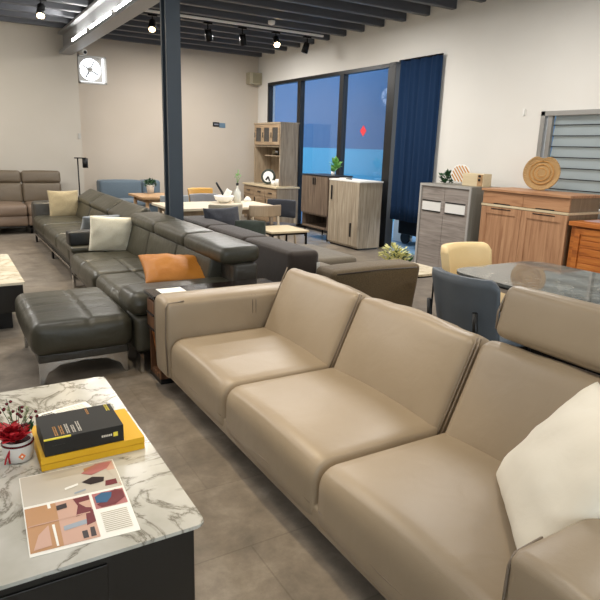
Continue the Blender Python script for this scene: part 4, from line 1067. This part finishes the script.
# vase with red flowers
fv = thing('flower_vase', 'white pot of red flowers and berries with a diamond emblem', 'flower pot', (.145, 2.175, .42))
vx, vy = .142, 2.185
obj('pot', lathe(NB(), (vx, vy, .42), [(.038, 0), (.046, .004), (.0535, .03), (.0545, .057), (.05, .078), (.052, .083), (.047, .08), (.043, .062)], 32), M['pot'], fv)
obj('ribbon', lathe(NB(), (vx, vy, .42), [(.052, .064), (.0555, .066), (.0555, .07), (.052, .072)], 32), M['darkred'], fv)
rib = NB(); tube(rib, [(vx-.03, vy-.042, .48), (vx-.036, vy-.045, .455), (vx-.034, vy-.044, .43)], .003, 6); tube(rib, [(vx-.03, vy-.042, .48), (vx-.045, vy-.045, .45), (vx-.05, vy-.05, .432)], .003, 6)
obj('ribbon_tail', rib, M['red'], fv)
def emb(bm, s, off):
    d = Vector((.12, -1, 0)).normalized(); r_ = d.cross(Vector((0, 0, 1))).normalized(); c = Vector((vx, vy, .452))+d*(.0542+off)
    pts = [c+Vector((0, 0, s)), c+r_*s*.9, c-Vector((0, 0, s)), c-r_*s*.9]
    A = [bm.verts.new(p) for p in pts]; B = [bm.verts.new(p-d*.003) for p in pts]
    bm.faces.new(A); bm.faces.new(list(reversed(B)))
    for k in range(4): bm.faces.new((A[k], A[(k+1) % 4], B[(k+1) % 4], B[k]))
    return bm
e = obj('emblem', emb(NB(), .0135, .0005), M['orange'], fv); obj('emblem_mark', emb(NB(), .005, .0012), M['cardw'], e)
def petals(bm, c, n, sz, seed):
    rnd = random.Random(seed)
    for k in range(n):
        a = 2*PI*k/n+rnd.random()*.4; el = .15+.8*rnd.random()
        d = Vector((math.cos(a)*math.cos(el), math.sin(a)*math.cos(el), math.sin(el))); s = d.cross(Vector((0, 0, 1))).normalized()
        L_ = sz*(.7+.5*rnd.random()); W = L_*.26; up = s.cross(d)
        p = Vector(c)
        row = [p, p+d*L_*.35+s*W-up*.002, p+d*L_*.75+s*W*.7, p+d*L_-up*L_*.1, p+d*L_*.75-s*W*.7, p+d*L_*.35-s*W-up*.002]
        V = [bm.verts.new(q) for q in row]; m_ = bm.verts.new(p+d*L_*.5+up*.004); m2 = bm.verts.new(p+d*L_*.5-up*.002)
        for i in range(6): bm.faces.new((V[i], V[(i+1) % 6], m_)); bm.faces.new((V[(i+1) % 6], V[i], m2))
    return bm
obj('red_flowers', petals(petals(petals(NB(), (vx-.01, vy-.025, .505), 22, .07, 1), (vx-.035, vy+.01, .515), 18, .065, 2), (vx-.02, vy-.01, .53), 14, .05, 6), M['red'], fv)
st_, br_ = NB(), NB()
rnd = random.Random(9)
for (dx, dy, dz, nb) in ((-.045, .03, .13, 3), (.02, .02, .12, 4), (.01, .05, .1, 3), (.058, .0, .1, 3), (-.02, .06, .14, 2), (.03, -.01, .09, 3), (-.06, -.01, .1, 3)):
    p0 = Vector((vx, vy, .495)); p1 = p0+Vector((dx, dy, dz)); tube(st_, [p0, p0.lerp(p1, .5)+Vector((0, 0, .01)), p1], .0012, 5)
    for k in range(nb):
        q = p1+Vector((rnd.uniform(-.016, .016), rnd.uniform(-.012, .012), rnd.uniform(-.03, .004)))
        bb = NB(); bmesh.ops.create_icosphere(bb, subdivisions=2, radius=.0062, matrix=Matrix.Translation(q))
        for f in bb.faces: f.smooth = True
        obj('berry', bb, M['darkred'], fv)
obj('stems', st_, M['leafd'], fv)
b = NB()
for (dx, dy) in ((.035, .02), (-.012, .035)):
    p0 = Vector((vx+dx*.4, vy+dy*.4, .495))
    for k in range(26):
        t_ = k/26; q = p0+Vector((dx*t_*.9, dy*t_, .11*t_)); leaves(b, (q.x, q.y, q.z), 3, .012*(1-t_*.6), .006, .014, k+int(dx*1000))
obj('sage_sprigs', b, M['sage'], fv)
b = NB()
for k, a in enumerate((-.3, .1, .5)):
    leaves(b, (vx+.03+.01*k, vy+.01, .51+.012*k), 4, .012, .02, .035, 50+k)
obj('dark_leaves', b, M['leafd'], fv)
# ================================================================ CAMERA
cam = bpy.data.cameras.new('camera'); co = bpy.data.objects.new('camera', cam); C.objects.link(co)
cam.sensor_width = 36; cam.lens = 590.5/600*36; cam.clip_start = .02
Lv = Vector((-364, -163, 590.5)); Vv = Vector((-72, 2300, 590.5))      # vanishing directions of the room: depth, down
Zc = -Vv.normalized(); Yc = Lv.normalized(); Yc = (Yc-Zc*Yc.dot(Zc)).normalized(); Xc = Yc.cross(Zc)
if Xc.x < 0: Xc = -Xc
Rw = Matrix((Xc, Yc, Zc))
cx_, cy_, cz_ = Rw @ Vector((1, 0, 0)), Rw @ Vector((0, -1, 0)), Rw @ Vector((0, 0, -1))
mw = Matrix((cx_, cy_, cz_)).transposed().to_4x4(); mw.translation = (0, 0, 1.55); co.matrix_world = mw
bpy.context.scene.camera = co
# ================================================================ LIGHT
def area(loc, sx, sy, power, col, rot=(0, 0, 0)):
    l = bpy.data.lights.new('area_light', 'AREA'); l.shape = 'RECTANGLE'; l.size = sx; l.size_y = sy; l.energy = power; l.color = col
    o = bpy.data.objects.new('area_light', l); C.objects.link(o); o.location = loc; o.rotation_euler = rot; return o
W = (1, .97, .93)
for (x, y, p) in ((.3, 1.2, 12), (.3, 4.2, 20), (-.9, 7.4, 40), (-.9, 10.2, 40), (4.2, 1.0, 22), (4.2, 4.2, 36), (4.2, 7.2, 50), (4.2, 10.3, 66), (-2.6, 2, 20), (-2.6, 7, 44), (2.2, -2, 14)):
    area((x, y, 3.38), 1.2, .12, p, W)
for y in (10.3, 8.9, 7.4): area((2.03, y, 3.14), 1.15, .03, 9, (1, .97, .92), (0, math.radians(60), math.radians(0))).rotation_euler = (0, math.radians(70), 0)
def spotl(loc, tgt, power, col, ang=50, blend=.6, r=.05):
    l = bpy.data.lights.new('spotlight', 'SPOT'); l.energy = power; l.color = col; l.spot_size = math.radians(ang); l.spot_blend = blend; l.shadow_soft_size = r
    o = bpy.data.objects.new('spotlight', l); C.objects.link(o); o.location = loc
    o.rotation_euler = (Vector(tgt)-Vector(loc)).to_track_quat('-Z', 'Y').to_euler()
o = area((1.0, -3.55, 1.5), 7, 2.4, 50, (.93, .97, 1)); o.name = 'added_front_fill'; o.rotation_euler = (math.radians(90), 0, 0)  # added fill light from behind the camera, for surfaces facing it
WS = (1, .82, .55)
spotl((1.0, 3.2, 3.35), (1.3, 2.7, .4), 100, WS, 55)
spotl((.4, 1.4, 3.35), (.3, 2.1, .4), 34, WS, 50)
spotl((1.0, .6, 3.35), (1.55, 1.3, .5), 34, WS, 55)
spotl((1.2, 6.2, 3.35), (1.3, 5.6, .4), 90, WS, 55)
spotl((3.0, 4.8, 3.35), (3.2, 4.2, .5), 60, WS, 50)
spotl((3.4, 2.2, 3.35), (3.6, 2.9, .7), 60, WS, 50)
spotl((5.12, 9.35, 3.15), (4.6, 8.6, 0), 60, WS, 80)
spotl((1.4, 9.35, 3.15), (1.0, 8.4, 0), 60, WS, 90)
wd = bpy.data.worlds.new('world'); bpy.context.scene.world = wd; wd.use_nodes = True
bg = wd.node_tree.nodes['Background']; bg.inputs['Color'].default_value = (.9, .95, 1, 1); bg.inputs['Strength'].default_value = 1.6
vs_ = bpy.context.scene.view_settings
vs_.view_transform = 'Standard'; vs_.look = 'None'; vs_.exposure = 0.85; vs_.gamma = 1; vs_.use_curve_mapping = False
